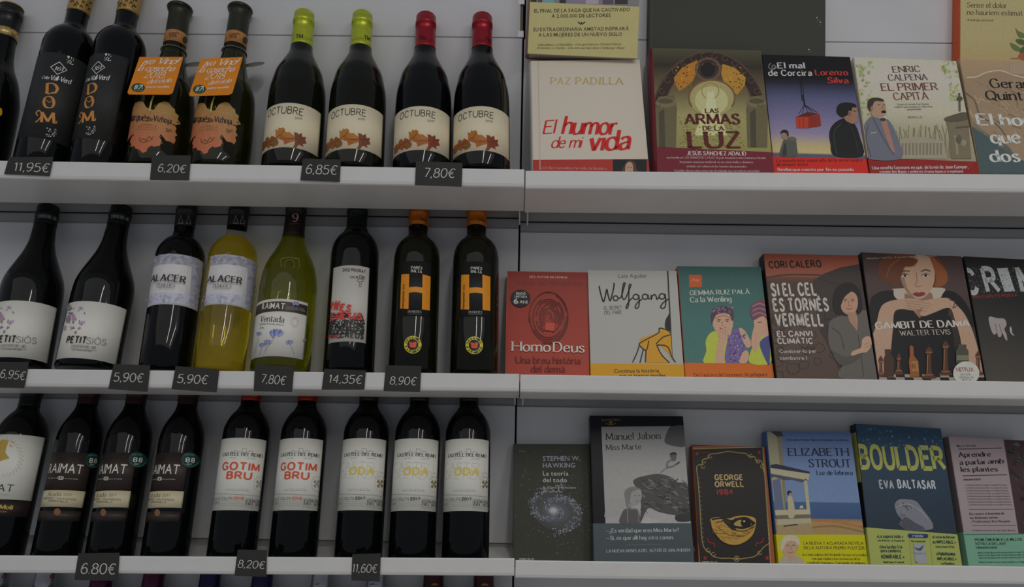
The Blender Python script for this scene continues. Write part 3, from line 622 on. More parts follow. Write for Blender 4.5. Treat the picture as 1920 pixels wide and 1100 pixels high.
# --- olive green bottle with blue flower label
b = B_(2, (526, 690), (556.5, 384), .0443, .292, [(542, .0443), (525.5, .0430), (508, .0402), (491, .0350), (474, .0272), (456, .0203), (439, .0167)], GL_green, capv=437, capm=foil('dark_burgundy_capsule', (.025, .012, .012), .4, .2), rn=.0158)
l = b.label(560.5, 668, -1.25, 1.12, m_wlab)
S = b.surf(crop=6); u0, u1 = b.la
S.grad([(120, 618, c(42, 36, 34)), (120, 564, c(42, 36, 34))], u0=u0+.001, u1=u1-.001)
S.t('RAIMAT', 32, 608, 154, 607, 32, c(160, 156, 148), 'bold'); S.t('COSTERS DEL SEGRE', 162, 596, 262, 612, 6, c(120, 116, 110), 'line'); S.t('DENOMINACIO D ORIGEN', 162, 606, 266, 622, 6, c(120, 116, 110), 'line')
S.t('Ventada', 25, 676, 152, 680, 30, c(50, 50, 56), 'serif'); S.t('GARNATXA BLANCA', 20, 694, 150, 698, 9, c(70, 70, 74), 'line'); S.t('2019', 20, 712, 42, 713, 9, c(60, 60, 64), 'line')
S.ring(210, 676, 22, 27, 1.5, c(120, 118, 112)); S.ring(210, 676, 14, 18, 1.5, c(128, 124, 118))
bl = [c(72, 80, 118), c(90, 96, 130), c(110, 114, 142)]
def flower(x, y, s, stem):
    for k in range(9): a = math.pi+k*math.pi/8; S.ell(x+s*.55*math.cos(a), y+s*.3*math.sin(a), s*.5, s*.16, bl[k % 3], a*.35+.2*(k % 3), 8)
    S.ln([(x, y+2), ((x+stem[0])/2+3, (y+stem[1])/2), stem], 1.7, c(98, 100, 118), True)
flower(110, 745, 44, (48, 832)); flower(35, 805, 20, (20, 855)); flower(180, 790, 22, (205, 855)); flower(262, 778, 14, (280, 850)); flower(20, 742, 16, (-5, 850)); flower(212, 582, 22, (230, 596)); flower(66, 790, 22, (50, 850)); flower(270, 850, 14, (240, 880)); flower(285, 830, 12, (284, 872))
S.build('label_print', l)
S = b.surf(.0162, 6); S.base = .0009; S.t('9', 200, 132, 230, 134, 42, c(135, 100, 95), 'serif'); S.t('grados', 186, 146, 236, 148, 6, c(100, 80, 76), 'thin'); S.build('capsule_print', b.cap)
S = b.surf(.0415, 6); S.base = .0006; g = (.16, .16, .02)
S.ln([(135, 335), (180, 325), (232, 335), (235, 375), (215, 405), (185, 418), (155, 405), (138, 375), (135, 335)], 4, g); S.ring(182, 365, 26, 28, 3, g); S.build('embossed_shield', b.root)
tag(b.root, 'olive green bottle with blue flower label and dark band, middle shelf', 'bottle', GW)

# --- black bottle with jumbled red and black lettering
b = B_(2, (654, 690), (671, 388), .0385, .292, [(484, .0385), (473, .0379), (460, .0352), (449.5, .0300), (439, .0218), (429, .0162)], GL_black, capv=428, capm=m_cap2, rn=.0158)
l = b.label(497.5, 640, (621.5, 560), (690, 560), mat('shaded_white_label_paper', c(138, 136, 129), .5, noise=(.015, 60)))  # white label paper, darkened because shelf shade is put into its colour
S = b.surf(crop=6); rd_ = c(150, 40, 32)
S.t('DOQ PRIORAT', 472, 402, 592, 412, 15, INKB, 'block'); S.t('ESCALA DEI', 514, 438, 590, 444, 11, INKB, 'block'); S.ring(565, 450, 18, 7, 2, INKB); S.ln([(545, 430), (568, 424), (590, 432)], 2, INKB, True); S.ring(565, 477, 6, 9, 2, INKB); S.ln([(555, 455), (562, 468)], 2, INKB); S.ln([(578, 455), (570, 468)], 2, INKB)
rd = random.Random(3)
for r_, (y, xa, xb_) in enumerate(((650, 392, 520), (668, 520, 586), (686, 390, 590), (704, 388, 586), (722, 386, 586), (742, 386, 584), (762, 384, 460))):
    s_ = ('ESRTE', 'OSCR', 'CREVCRNEOUS', 'ERTCAEULCRE', 'CRTSEUECDES', 'REULCSTNCR', 'CREU')[r_]; k = (xb_-xa)/len(s_)
    for i, ch in enumerate(s_): S.t(ch, xa+i*k, y+rd.uniform(-2, 3), xa+i*k+k*.98, y+rd.uniform(-3, 5), rd.uniform(17, 24), INKB, 'block')
S.t('CREUS', 460, 762, 580, 770, 27, INKB, 'block'); S.t('2015', 398, 766, 446, 762, 14, rd_, 'heavy')
S.t('LES', 420, 584, 457, 588, 20, rd_, 'block'); S.t('TRES', 406, 612, 512, 622, 32, rd_, 'block'); S.t('CR', 410, 668, 470, 664, 34, rd_, 'block'); S.t('EUS', 468, 658, 572, 668, 34, rd_, 'block')
S.build('label_print', l)
S = b.surf(.0160, 6); S.base = .0008; S.t('clos', 505, 112, 550, 102, 14, c(48, 54, 56), 'hand'); S.build('capsule_print', b.cap)
tag(b.root, 'black bottle with white label of jumbled red and black letters', 'bottle', GW)

# --- two bottles with a big orange H
m_orc = foil('orange_capsule', (.62, .16, .006), .35, .35); OR = c(178, 98, 18)
b = B_(2, (774, 690), (785.5, 395), .0372, .292, [(494, .0372), (484, .0368), (470, .0346), (459, .0298), (450.5, .0225), (443, .0162)], GL_olive, capv=419, capm=m_orc, rn=.0156)
S = b.surf(crop=6); S.base = .0003; DK = (.010, .010, .011)
l = b.label(489, 592, (751.5, 545), (806.5, 545), mat('black_label_paper', (.012, .012, .013), .6))
S.base = .0006
S.pg([(790, 418), (832, 416), (828, 606), (783, 604)], OR); S.pg([(903, 418), (946, 430), (941, 614), (900, 608)], OR); S.pg([(828, 488), (866, 485), (905, 490), (903, 520), (866, 514), (827, 518)], OR)
for i in range(0): pass
S.t('PARÉS', 842, 388, 902, 392, 14, c(140, 136, 128), 'serifb'); S.t('BALTÀ', 842, 406, 900, 412, 14, c(140, 136, 128), 'serifb')
S.t('Honeymoon', 803, 600, 806, 505, 12, (.05, .03, .01), 'heavy'); S.t('2019', 806, 498, 808, 470, 8, (.05, .03, .01), 'heavy')
S.t('PENEDÈS', 826, 627, 897, 628, 12, c(120, 118, 112), 'serif'); S.ln([(826, 634), (866, 632), (897, 636)], 1.5, c(90, 90, 86))
S.build('label_print', l)
S = b.surf(crop=6, clip=False); ye = c(150, 140, 40)
S.ell(851, 799, 47, 48, ye, n=32); S.ell(851, 799, 30, 31, (.012, .012, .01), n=28)
for (x, y) in ((841, 792), (861, 792), (843, 806), (859, 806)): S.ell(x, y, 11, 8, c(165, 55, 35), .4 if x < 851 else -.4)
for s_, a0, sg in (('ORGANIC', 200, 1), ('FARMING', 160, -1)):
    for i, ch in enumerate(s_):
        a = math.radians(a0+sg*i*(23)); x, y = 851+38*math.cos(a), 799+39*math.sin(a); tx, ty = -math.sin(a)*sg, math.cos(a)*sg
        r_ = 33 if sg > 0 else 44; x, y = 851+r_*math.cos(a), 799+r_*math.sin(a); S.t(ch, x-tx*5, y-ty*5, x+tx*5, y+ty*5, 10, (.02, .02, .01), 'heavy')
sl = S.build('round_seal', b.root)
S = b.surf(.0160, 6); S.base = .0008; S.t('Parés', 892, 124, 925, 132, 12, (.16, .03, .002), 'serifb'); S.build('capsule_print', b.cap)
tag(b.root, 'dark bottle with orange capsule and big orange H, left of two', 'bottle', GW)
again(b, 2, (889, 690), (894, 395), 'dark bottle with orange capsule and big orange H, nearest the books', -.06)

# --- lower row: white label bottle cut by the left edge
PF_rm = lambda r: [(832, r), (820, r*.985), (810, r*.945), (796, r*.84), (782, r*.66), (770, .0175), (758, .0152)]
m_wl3 = mat('warm_white_label_paper', c(164, 160, 148), .5, noise=(.015, 60)); m_brn = mat('dark_brown_label', (.030, .020, .018), .5, noise=(.1, 80))
b = B_(3, (-9, 1040), (57, 750), .0392, .268, PF_rm(.0392), GL_black, capv=760, capm=m_cap2, rn=.0155)
l = b.label(815, 936, -1.4, (83, 830), m_wl3); l2 = b.label(937, 968, -1.4, (57.5, 945), m_brn, 'label_band')
S = b.surf(crop=9); gl = c(130, 108, 48)
S.t('RAIMAT', -110, 578, 68, 584, 34, INKB, 'line'); S.pg([(10, 300), (50, 302), (34, 345), (30, 372), (52, 402), (-20, 425), (-18, 330)], gl); S.ln([(60, 308), (76, 320)], 6, gl); S.ln([(52, 330), (66, 338)], 6, gl)
for k in range(44): a = -1.4+k*.068; q = 95+8*(k % 3); S.ell(10+q*math.cos(a), 395+q*math.sin(a), 5, 2, c(138, 132, 112), a, 6)
S.t('costers del segre', -60, 600, 48, 603, 7, c(90, 88, 82), 'thin'); S.build('label_print', l)
S = b.surf(crop=9); S.t('El Molí', -45, 674, 68, 680, 22, c(140, 118, 50), 'serifb'); S.t('ORIGEN', -20, 694, 36, 696, 8, c(120, 105, 60), 'line'); S.build('label_band_print', l2)
tag(b.root, 'dark bottle with tall white label, cut by the left edge, lower row', 'bottle', GW)

# --- three dark brown label bottles with green 88 seal
m_br2 = mat('brown_label_paper', (.036, .024, .020), .5, noise=(.1, 80)); m_cr2 = mat('cream_band_paper', c(142, 136, 112), .5)
m_brcap = foil('maroon_brown_capsule', (.045, .014, .011), .45, .2)
b = B_(3, (105, 1040), (166, 748), .0345, .267, PF_rm(.0345), GL_black, capv=756, capm=m_brcap, rn=.0152)
l = b.label(848, 918, -1.1, 1.25, m_br2); l2 = b.label(919, 950, -1.1, 1.25, m_cr2, 'cream_band'); l3 = b.label(957, 976, -1.1, 1.25, m_br2, 'lower_band')
S = b.surf(crop=9); Wt = c(158, 152, 142)
S.t('RAIMAT', 264, 483, 444, 488, 40, Wt, 'sans'); S.ring(330, 508, 9, 9, 3, Wt); S.ring(321, 508, 6, 8, 2, Wt); S.ring(340, 508, 6, 8, 2, Wt); S.t('viticultura', 260, 513, 312, 512, 6, c(120, 114, 105), 'line'); S.t('sostenible', 350, 514, 424, 518, 6, c(120, 114, 105), 'line')
S.ring(338, 385, 34, 26, 3, (.02, .015, .014)); S.ring(338, 385, 22, 16, 3, (.02, .015, .014)); S.build('label_print', l)
S = b.surf(crop=9); S.t('Abadia', 258, 608, 332, 606, 20, c(98, 84, 60), 'serif'); S.t('2017', 344, 606, 390, 608, 14, c(98, 84, 60), 'serif'); S.t('CABERNET SAUVIGNON', 236, 624, 410, 632, 10, c(60, 52, 40), 'line', .05); S.t('TEMPRANILLO', 258, 638, 366, 642, 10, c(60, 52, 40), 'line', .05); S.build('cream_band_print', l2)
S = b.surf(crop=9); S.ell(311, 692, 18, 19, c(98, 64, 42), n=22); S.ring(311, 692, 10, 10, 2, c(60, 40, 28)); S.build('bronze_dot', l3)
S = b.surf(crop=9, clip=False); S.base = .0006; S.ell(502, 414, 40, 42, c(16, 42, 40), n=30); S.t('88', 480, 426, 522, 430, 28, Wt, 'bold'); S.t('2017', 486, 440, 508, 442, 8, Wt, 'line'); S.t('GUÍA PEÑÍN', 480, 388, 524, 392, 7, c(90, 110, 105), 'line'); S.ring(502, 414, 34, 36, 2, c(60, 90, 84), 20, 160); S.build('round_score_seal', b.root, label='round dark green seal reading 88')
tag(b.root, 'dark bottle with brown label and green 88 seal, leftmost of three', 'bottle', GW)
again(b, 3, (206, 1040), (256, 745), 'dark bottle with brown label and green 88 seal, middle of three', -.32)
again(b, 3, (309, 1040), (353.5, 745), 'dark bottle with brown label and green 88 seal, rightmost of three', -.40)

# --- two red lettered and three gold lettered castle labels
def castle(ab, at, crop, dx, big, col, capm, year, ycol):
    b = B_(3, ab, at, .0366, .267, [(815, .0366), (806, .0360), (799, .0346), (789, .0315), (779, .0264), (770, .0198), (761, .0156)], GL_black, capv=750, capm=capm, rn=.0152)
    l = b.label(821, 956, -1.28, 1.28, m_wl3)
    S = b.surf(crop=10); D = lambda x: x+dx
    X = lambda p: [(x+dx, y) for x, y in p]
    gy = c(105, 104, 98)
    S.ln(X([(178, 382), (178, 368), (196, 368), (196, 360), (206, 360), (206, 366), (234, 364), (234, 348), (256, 350), (256, 366), (270, 368), (270, 360), (290, 364), (290, 384)]), 2.4, gy); S.ln(X([(240, 364), (240, 378)]), 2, gy); S.ln(X([(182, 376), (288, 378)]), 1.5, gy)
    S.t('CASTELL DEL REMEI', D(136), 394, D(342), 398, 17, c(48, 46, 44), 'serifb'); S.t('CELLER', D(168), 403, D(204), 403, 5, gy, 'line'); S.t('VIATGES', D(258), 405, D(302), 406, 5, gy, 'line')
    if big == 'GOTIM':
        S.t('GOTIM', D(136), 466, D(328), 472, 36, col, 'heavy'); S.t('BRU', D(158), 513, D(288), 516, 36, col, 'heavy'); cr = c(110, 106, 98)
    else:
        S.t('CASTELL', D(120), 470, D(345), 480, 40, c(142, 139, 130), 'thin'); S.t('DEL REMEI', D(120), 512, D(345), 522, 36, c(142, 139, 130), 'thin')
        S.t('ODA', D(166), 488, D(298), 490, 36, col, 'heavy'); cr = c(92, 82, 52)
    cx, cyy = D(328), 540
    for k in range(4): a = math.radians(45+90*k); S.pg([(cx, cyy)]+[(cx+24*math.cos(a+d_)*.8, cyy+24*math.sin(a+d_)) for d_ in (-.45, 0, .45)], cr)
    for k in range(18): a = k*math.pi/9; S.ell(cx+34*math.cos(a)*.85, cyy+40*math.sin(a), 3, 2, c(120, 116, 108), a, 6)
    S.t('Lleida Costers des de 1780', D(154), 577, D(272), 579, 6, gy, 'line'); S.t('vinyes i olivers', D(166), 566, D(262), 568, 4, c(150, 120, 100), 'thin')
    S.ln(X([(100, 598), (220, 598), (350, 612)]), 1.6, c(100, 98, 92)); S.ln(X([(255, 614), (254, 672)]), 1.2, gy); S.ln(X([(128, 604), (126, 668)]), 1.2, gy)
    S.t('COLLITA', D(134), 628, D(190), 627, 15, c(70, 68, 64), 'line'); S.t(year, D(196), 626, D(248), 627, 15, ycol, 'heavy')
    S.t('VINTAT', D(92), 636, D(126), 630, 12, c(80, 78, 74), 'line'); S.t('NEGRE', D(94), 656, D(124), 652, 12, c(90, 88, 84), 'line')
    for i in range(3): S.t('raim cabernet tempranillo garnatxa', D(134), 638+i*11, D(250), 640+i*11, 6, c(90, 88, 82), 'thin')
    S.t('CONSELL REGULADOR', D(260), 622, D(350), 630, 6, gy, 'line'); S.t('COSTERS', D(260), 638, D(350), 648, 13, c(60, 58, 54), 'serifb'); S.t('DEL SEGRE', D(260), 654, D(350), 664, 12, c(60, 58, 54), 'serifb'); S.t('PRODUCT OF SPAIN', D(260), 668, D(345), 678, 8, gy, 'line')
    S.build('label_print', l); return b
b = castle((549, 1042), (577, 745), 10, 0, 'GOTIM', c(150, 62, 40), foil('red_orange_capsule', (.40, .035, .008), .35, .35), '2018', c(150, 80, 60))
tag(b.root, 'dark bottle with red capsule and red lettered white label, right one of two', 'bottle', GW)
again(b, 3, (434, 1042), (471, 745), 'dark bottle with red capsule and red lettered label, above the 8,20 tag', .13)
b = castle((671.5, 1042), (692, 745), 10, 344, 'ODA', c(158, 138, 62), m_cap3, '2017', c(50, 48, 46))
tag(b.root, 'dark bottle with gold letters ODA on white label, leftmost of three', 'bottle', GW)
again(b, 3, (772.5, 1042), (787, 745), 'dark bottle with gold letters ODA on white label, middle of three', .02)
again(b, 3, (872.5, 1042), (879.6, 745), 'dark bottle with gold letters ODA on white label, nearest the books', -.07)

# --- bottle necks showing under the lowest lip
m_sil = foil('silver_capsule', (.42, .42, .45), .3, .7); m_pur = foil('purple_capsule', (.085, .008, .045), .35, .4); m_nav = foil('navy_capsule', (.012, .015, .075), .35, .4); m_mar = foil('maroon_capsule', (.055, .012, .016), .4, .3)
def low(x, m, lbl, deco=None):
    sl = (945-x)/(1085+3000); x4 = x-sl*320
    b = B_(4, (x4, 1410), (x, 1085), .037, .262, [(.155, .037), (.170, .0360), (.184, .0315), (.194, .0235), (.202, .0168)], GL_black, capv=.204, capm=m, rn=.0158)
    S = b.surf(.0160); S.base = .0008
    if deco == '8': S.t('8', x+8, 1083, x+15, 1083, 13, c(90, 20, 20), 'serifb')
    if deco == 'line': S.ln([(x-12, 1096), (x-6, 1094), (x-2, 1097), (x+3, 1096)], 2, BLACK); S.ln([(x+10, 1098), (x+14, 1098)], 2, BLACK)
    if deco == 'gold': S.ell(x+2, 1099, 7, 6, c(110, 82, 40))
    S.build('capsule_print', b.cap)
    l = b.label(1250, 1330, -1.2, 1.2, m_wl3); tag(b.root, lbl, 'bottle', GW)
low(-4, m_sil, 'silver bottle neck at the bottom left corner, under the lowest lip', '8')
low(86, m_sil, 'silver bottle neck with red eight, left of the 6.80 tag at the bottom', '8')
low(191, m_pur, 'purple bottle neck under the 6.80 price tag, bottom edge')
low(288, m_pur, 'purple bottle neck right of the 6.80 price tag, bottom edge')
low(394, m_nav, 'navy blue bottle neck left of the 8,20 tag, bottom edge')
low(492, m_nav, 'navy blue bottle neck just right of the 8,20 tag, bottom edge')
low(603, m_sil, 'silver bottle neck left of the 11,60 tag, bottom edge', 'line')
low(706, m_sil, 'silver bottle neck right behind the 11,60 tag, bottom edge', 'line')
low(813, m_mar, 'maroon bottle neck at the bottom, left one of two', 'gold')
low(907, m_mar, 'maroon bottle neck at the bottom, nearest the bay joint', 'gold')

# ------------------------------------------------------------------ price tags
m_card = mat('black_price_card', (.040, .039, .036), .7, noise=(.06, 60)); CH = c(150, 148, 142)
def price(txt, q, crop, x0, y0, x1, y1, h, lbl):
    P = (0, DL-.0022, 0); V = [hit(x, y, P, NL) for x, y in q]; o = (V[0]+V[1]+V[2]+V[3])/4
    root = empty('price_tag', Matrix.Translation(o))
    t_ = .0006; v = [tuple(p-o) for p in V]+[tuple(p-o+Vector((0, t_, 0))) for p in V]
    card = mk('card', v, [(0, 3, 2, 1), (4, 5, 6, 7)]+[(i, (i+1) % 4, 4+(i+1) % 4, 4+i) for i in range(4)], m_card, root)
    S = Surf(Matrix.Translation(o)); S.crop = CR[crop] if crop else (0, 0, 1); S.t(txt, x0, y0, x1, y1, h, CH, 'hand', .03); S.build('handwritten_price', root, INKM)
    tag(root, lbl, 'price tag', 'handwritten price tags on the shelf lips'); return root
price('11,95€', [(17, 294), (100, 294), (92.6, 330), (7.6, 326)], 1, 75, 926, 270, 934, 46, 'black price tag handwritten 11,95€, top shelf at the far left')
price('6,20€', [(285, 291), (358, 291), (354, 338), (281, 337)], 1, 856, 930, 1010, 938, 42, 'black price tag handwritten 6,20€ below the orange tag bottles')
price('6,85€', [(568, 297), (639, 299), (637, 341), (563, 338)], 2, 256, 893, 420, 900, 46, 'black price tag handwritten 6,85€ below the lime capped bottles')
price('7,80€', [(780, 302), (867, 305), (865.5, 350), (778, 347)], 2, 866, 912, 1028, 916, 46, 'black price tag handwritten 7,80€ on the top shelf below the red capsules')
price('6,95€', [(-20, 677.5), (54, 678.6), (45, 727.6), (-25, 726)], 5, 0, 976, 138, 990, 44, 'black price tag handwritten 6,95€, cut by the left edge')
price('5,90€', [(213, 682), (281.6, 684.5), (276.4, 734.5), (203, 729)], 5, 616, 996, 780, 1002, 46, 'black price tag handwritten 5,90€ left of the other 5,90€ tag')
price('5,90€', [(329.3, 686), (411, 692), (406, 735.6), (321.4, 729.4)], 5, 962, 1004, 1130, 1012, 46, 'black price tag handwritten 5,90€ between the 5,90€ and 7,80€ tags')
price('7,80€', [(478, 685), (551.5, 687), (547.4, 735), (475.5, 733)], 6, 26, 1004, 162, 1016, 46, 'black price tag handwritten 7,80€ on the middle shelf under the green bottle')
price('14,35€', [(608, 691), (686, 694), (683, 730.4), (603, 730.4)], 6, 394, 1004, 578, 1010, 44, 'black price tag handwritten 14,35€ under the jumbled letter label')
price('8,90€', [(723.6, 684.4), (790, 686), (787.5, 735), (719, 733)], 6, 726, 1012, 872, 1018, 42, 'black price tag handwritten 8,90€ under the orange H bottles')
price('6.80€', [(147, 1037), (224, 1036), (220.5, 1088.7), (139, 1087)], 9, 438, 1026, 630, 1030, 56, 'black price tag handwritten 6.80€, under the bottles with green seals')
price('8,20€', [(445.7, 1030), (500.7, 1031), (499, 1081), (439.5, 1079)], None, 446, 1063, 497, 1066, 14, 'black price tag handwritten 8,20€, under the red lettered castle labels')
price('11,60€', [(660.7, 1038.6), (714, 1037), (712, 1090), (658.6, 1088)], 10, 522, 1018, 660, 1022, 44, 'black price tag handwritten 11,60€, under the gold lettered castle labels')

# ------------------------------------------------------------------ books
M_page = mat('book_pages', (.62, .58, .48), .8, noise=(.06, 200))
GB = 'books shown facing out on the right shelves'
class Book:
    """front cover given by four pixels of the photo (TL,TR,BL,BR at the lip line); stands on the tray and leans on the wall"""
    def __init__(s, row, tl, tr, bl, br, t, cover, H=.2, al=AL, e0=None, zb=None, hard=False, spine=None, crop=None, rough=.4, name='book', coverm=None, round_spine=False, shave=0):
        s.W = 0; sp = spine or cover
        for _ in range(6):
            e = e0 if e0 is not None else max(.012, .1615-H*math.sin(al)-t*math.cos(al))
            n = Vector((0, math.cos(al), -math.sin(al))); xm = hit(*bl, (0, DL+e, 0), NL).x
            z0 = zb if zb is not None else zlip(row, xm+.07)+tz(e+t*math.cos(al), row)+t*math.sin(al)+.0012
            P = Vector((0, DL+e, z0)); TL, TR, BL, BR = (hit(*q, P, n) for q in (tl, tr, bl, br))
            vd = ((TL-BL).normalized()+(TR-BR).normalized()).normalized(); xd = vd.cross(n).normalized()
            if xd.x < 0: xd = -xd
            O = BL-vd*((BL.z-z0)/vd.z); O = TL-vd*((TL.z-z0)/vd.z)*.5-vd*0+(O-TL)*.5 if False else O
            drop = min(0, ((BR-O).dot(xd))*xd.z); O = O-vd*(drop/vd.z) if drop < 0 else O
            W = .5*((BR-BL).dot(xd)+(TR-TL).dot(xd))-shave; Hn = (.5*(TL+TR)-O).dot(vd); H = Hn
        yv = xd.cross(vd)*-1
        if yv.y < 0: yv = -yv
        M = Matrix((xd, yv, vd)).transposed().to_4x4(); M.translation = O; s.M, s.W, s.H, s.t, s.e = M, W, H, t, e
        s.root = empty(name, M); s.crop = crop; W -= .0006
        cm = coverm or mat('book_cover', cover, rough, spec=.28); sm = mat('book_spine', sp, rough, spec=.28)
        ct = .0022 if hard else .0005; ins = .003 if hard else .0006
        s.cover = mk('cover', *boxvf(0, W, 0, ct, 0, H), cm, s.root); mk('back_cover', *boxvf(0, W, t-ct, t, 0, H), sm, s.root)
        if round_spine:
            n_ = 8; V, Fq = [], []
            for z in (0, H):
                for i in range(n_+1): a = math.pi*i/n_; V.append((-.004*math.sin(a)*1.2, t/2-math.cos(a)*t/2, z))
            Fq = [(i, i+1, n_+2+i, n_+1+i) for i in range(n_)]+[tuple(range(n_+1))[::-1], tuple(range(n_+1, 2*n_+2))]; s.spine = mk('spine', V, Fq, sm, s.root, False)
        else: s.spine = mk('spine', *boxvf(-.0006, .0004, .0, t, 0, H), sm, s.root)
        mk('page_block', *boxvf(.0008, W-ins, ct+.0001, t-ct-.0001, ins*.6, H-ins), M_page, s.root)
    def S(s, base=.00012):
        q = Surf(s.M); q.base = base; q.clip = (.0004, .0004, s.W-.001, s.H-.0004); q.crop = CR[s.crop] if s.crop else (0, 0, 1); return q
    def full(s, S, stops):  # full width gradient, stops (x,y,col) bottom to top; first/last extended
        S.k += 1; W = s.W-.0006; n = 8; vsr = [max(0, min(s.H, S.uv(x, y)[1])) for x, y, _ in stops]; vsr[0] = 0; vsr[-1] = s.H; UV, cc, fs = [], [], []
        for v, (_, _, col) in zip(vsr, stops):
            for i in range(n+1): UV.append((W*i/n, v)); cc.append(col)
        for j in range(len(stops)-1):
            for i in range(n): a = j*(n+1)+i; fs.append((a, a+1, a+n+2, a+n+1))
        S.raw(UV, fs, cc, False)
    def band(s, ytop_px, col, name='paper_band', rough=.45, th=.0004, x=None, ytop_r=None):
        """a loose paper band wrapped round the lower part of the cover"""
        S = s.S(); x = x or 0; v = S.uv(x, ytop_px)[1]; W = s.W-.0006
        vr = S.uv(x, ytop_r)[1] if ytop_r else v
        m_ = mat('paper_band', col, rough, spec=.3, noise=(.03, 40))
        V = [(-.0011, -th, 0), (W+.0004, -th, 0), (W+.0004, -th, vr), (-.0011, -th, v), (-.0011, -.0001, 0), (W+.0004, -.0001, 0), (W+.0004, -.0001, vr), (-.0011, -.0001, v)]
        o = mk(name, V, [(0, 1, 2, 3), (4, 7, 6, 5), (0, 4, 5, 1), (1, 5, 6, 2), (2, 6, 7, 3), (3, 7, 4, 0)], m_, s.root)
        mk('band_side', *boxvf(-.0011, -.0007, -th, s.t, 0, v), m_, o); return o
    def done(s, label): tag(s.root, label, 'book', GB); return s
def skin(S, pts, sh=1): S.blob(pts, c(150*sh, 122*sh, 100*sh))

# ===== top row of books
m_white_cover = mat('white_cover', c(152, 144, 130), .45)
m_shaded_white_cover = mat('shaded_white_cover', c(128, 127, 121), .45)  # white cover, with the shade of the shelf above put into its colour
bk = Book(1, (992, 113), (1200, 113), (1001, 320), (1213, 320), .030, (0, 0, 0), hard=True, crop=3, coverm=m_white_cover, spine=c(150, 145, 136), round_spine=True)
humor = bk
S = bk.S(); gd = c(142, 122, 72)
for i, (ch, xa, xb_) in enumerate((('P', 200, 228), ('A', 236, 266), ('Z', 276, 302), ('P', 330, 358), ('A', 366, 400), ('D', 408, 440), ('I', 450, 458), ('L', 470, 494), ('L', 504, 528), ('A', 536, 576))): S.t(ch, xa, 434, xb_, 435, 34, gd, 'serif')
S.ln([(135, 310), (145, 875)], 4, c(140, 134, 124))
rr = c(150, 28, 24)
S.t('El', 162, 690, 244, 684, 66, rr, 'script'); S.t('humor', 260, 690, 548, 694, 88, rr, 'scriptb'); S.t('de mi', 202, 762, 372, 760, 56, rr, 'script'); S.t('vida', 398, 778, 622, 768, 96, rr, 'scriptb')
S.build('cover_print', bk.root)
bd = bk.band(822, c(128, 40, 34), x=400); S = bk.S(.0006); S.pg([(520, 822), (694, 824), (694, 900), (520, 900)], (.018, .02, .02)); S.t('«Un libro maravilloso: he reído, he llorado y', 152, 872, 488, 876, 13, c(150, 110, 105), 'line')
S.blob([(570, 895), (578, 855), (595, 832), (615, 828), (635, 840), (642, 870), (648, 900)], c(62, 44, 34)); S.blob([(586, 895), (584, 862), (592, 842), (608, 836), (622, 848), (624, 880), (614, 905)], c(142, 112, 92)); S.ell(598, 864, 4, 2, BLACK); S.ell(614, 864, 4, 2, BLACK); S.ln([(598, 884), (606, 887), (614, 884)], 2.5, c(110, 50, 46))
S.build('band_print', bd); bk.done('white hardback with red brush lettering, directly below the yellow banded book')

cv = c(78, 70, 48)
bk = Book(1, (1222.5, 91), (1427, 94), (1233.5, 320), (1451, 322), .040, cv, crop=3, spine=c(84, 26, 34), hard=True, round_spine=True)
armas = bk
S = bk.S(); bk.full(S, [(1000, 880, c(120, 112, 62)), (1000, 760, c(112, 106, 60)), (1000, 600, c(122, 116, 76)), (1000, 480, c(84, 74, 50)), (1000, 340, c(40, 34, 28)), (1000, 250, c(62, 60, 44))])
S.ring(1015, 640, 270, 345, 62, c(40, 31, 27), 180, 360, 40); S.ring(1015, 640, 300, 372, 8, c(66, 52, 42), 180, 360, 40); S.ring(1015, 640, 240, 310, 8, c(80, 62, 46), 180, 360, 40)
S.pg([(835, 400), (880, 345), (955, 310), (960, 345), (945, 390), (930, 420), (895, 450), (862, 470), (838, 430)], c(138, 92, 32)); S.pg([(1085, 330), (1150, 350), (1205, 400), (1200, 440), (1160, 490), (1120, 450), (1090, 420), (1078, 380)], c(138, 102, 38))
S.speck(160, 0, 0, 1, 1, 5, [c(98, 62, 24), c(160, 118, 50), c(80, 50, 22)], 4, lambda r: (lambda x, y: (x, y) if (838 < x < 950 and 330 < y < 450) or (1088 < x < 1195 and 345 < y < 470) else None)(r.uniform(830, 1200), r.uniform(320, 480)))
S.ring(1010, 358, 62, 56, 12, c(84, 62, 50)); S.ring(1010, 358, 46, 42, 8, c(50, 38, 34)); S.ell(1010, 360, 38, 36, c(24, 24, 24))
S.ell(1030, 505, 120, 95, c(128, 120, 76)); S.ring(1030, 505, 118, 92, 9, c(92, 66, 46), 150, 390); S.ell(1028, 520, 86, 74, c(146, 142, 100)); S.ring(1022, 470, 44, 42, 5, c(118, 104, 58))
S.blob([(1000, 580), (1004, 500), (1010, 470), (1022, 455), (1036, 468), (1044, 500), (1052, 580)], c(165, 162, 122)); S.ell(1022, 462, 12, 16, c(150, 140, 98)); S.pg([(940, 700), (985, 560), (1062, 560), (1110, 700)], c(160, 156, 110))
for x in (745, 1215): S.pg([(x, 760), (x-8, 560), (x+10, 500), (x+90, 490), (x+105, 560), (x+100, 760)], c(78, 72, 50)); S.pg([(x+15, 760), (x+12, 580), (x+40, 560), (x+45, 760)], c(58, 52, 38)); S.ell(x+46, 530, 52, 26, c(92, 84, 58)); S.ell(x+46, 522, 40, 14, c(66, 58, 42))
for k in range(14): a = math.radians(196+k*11.4); S.ring(1015+275*math.cos(a), 630+340*math.sin(a), 14, 14, 4, c(74, 60, 44), 0, 300, 10)
S.speck(150, 860, 600, 1200, 760, 6, [c(126, 118, 72), c(112, 106, 62), c(130, 124, 80)], 8)
dr = c(66, 22, 20)
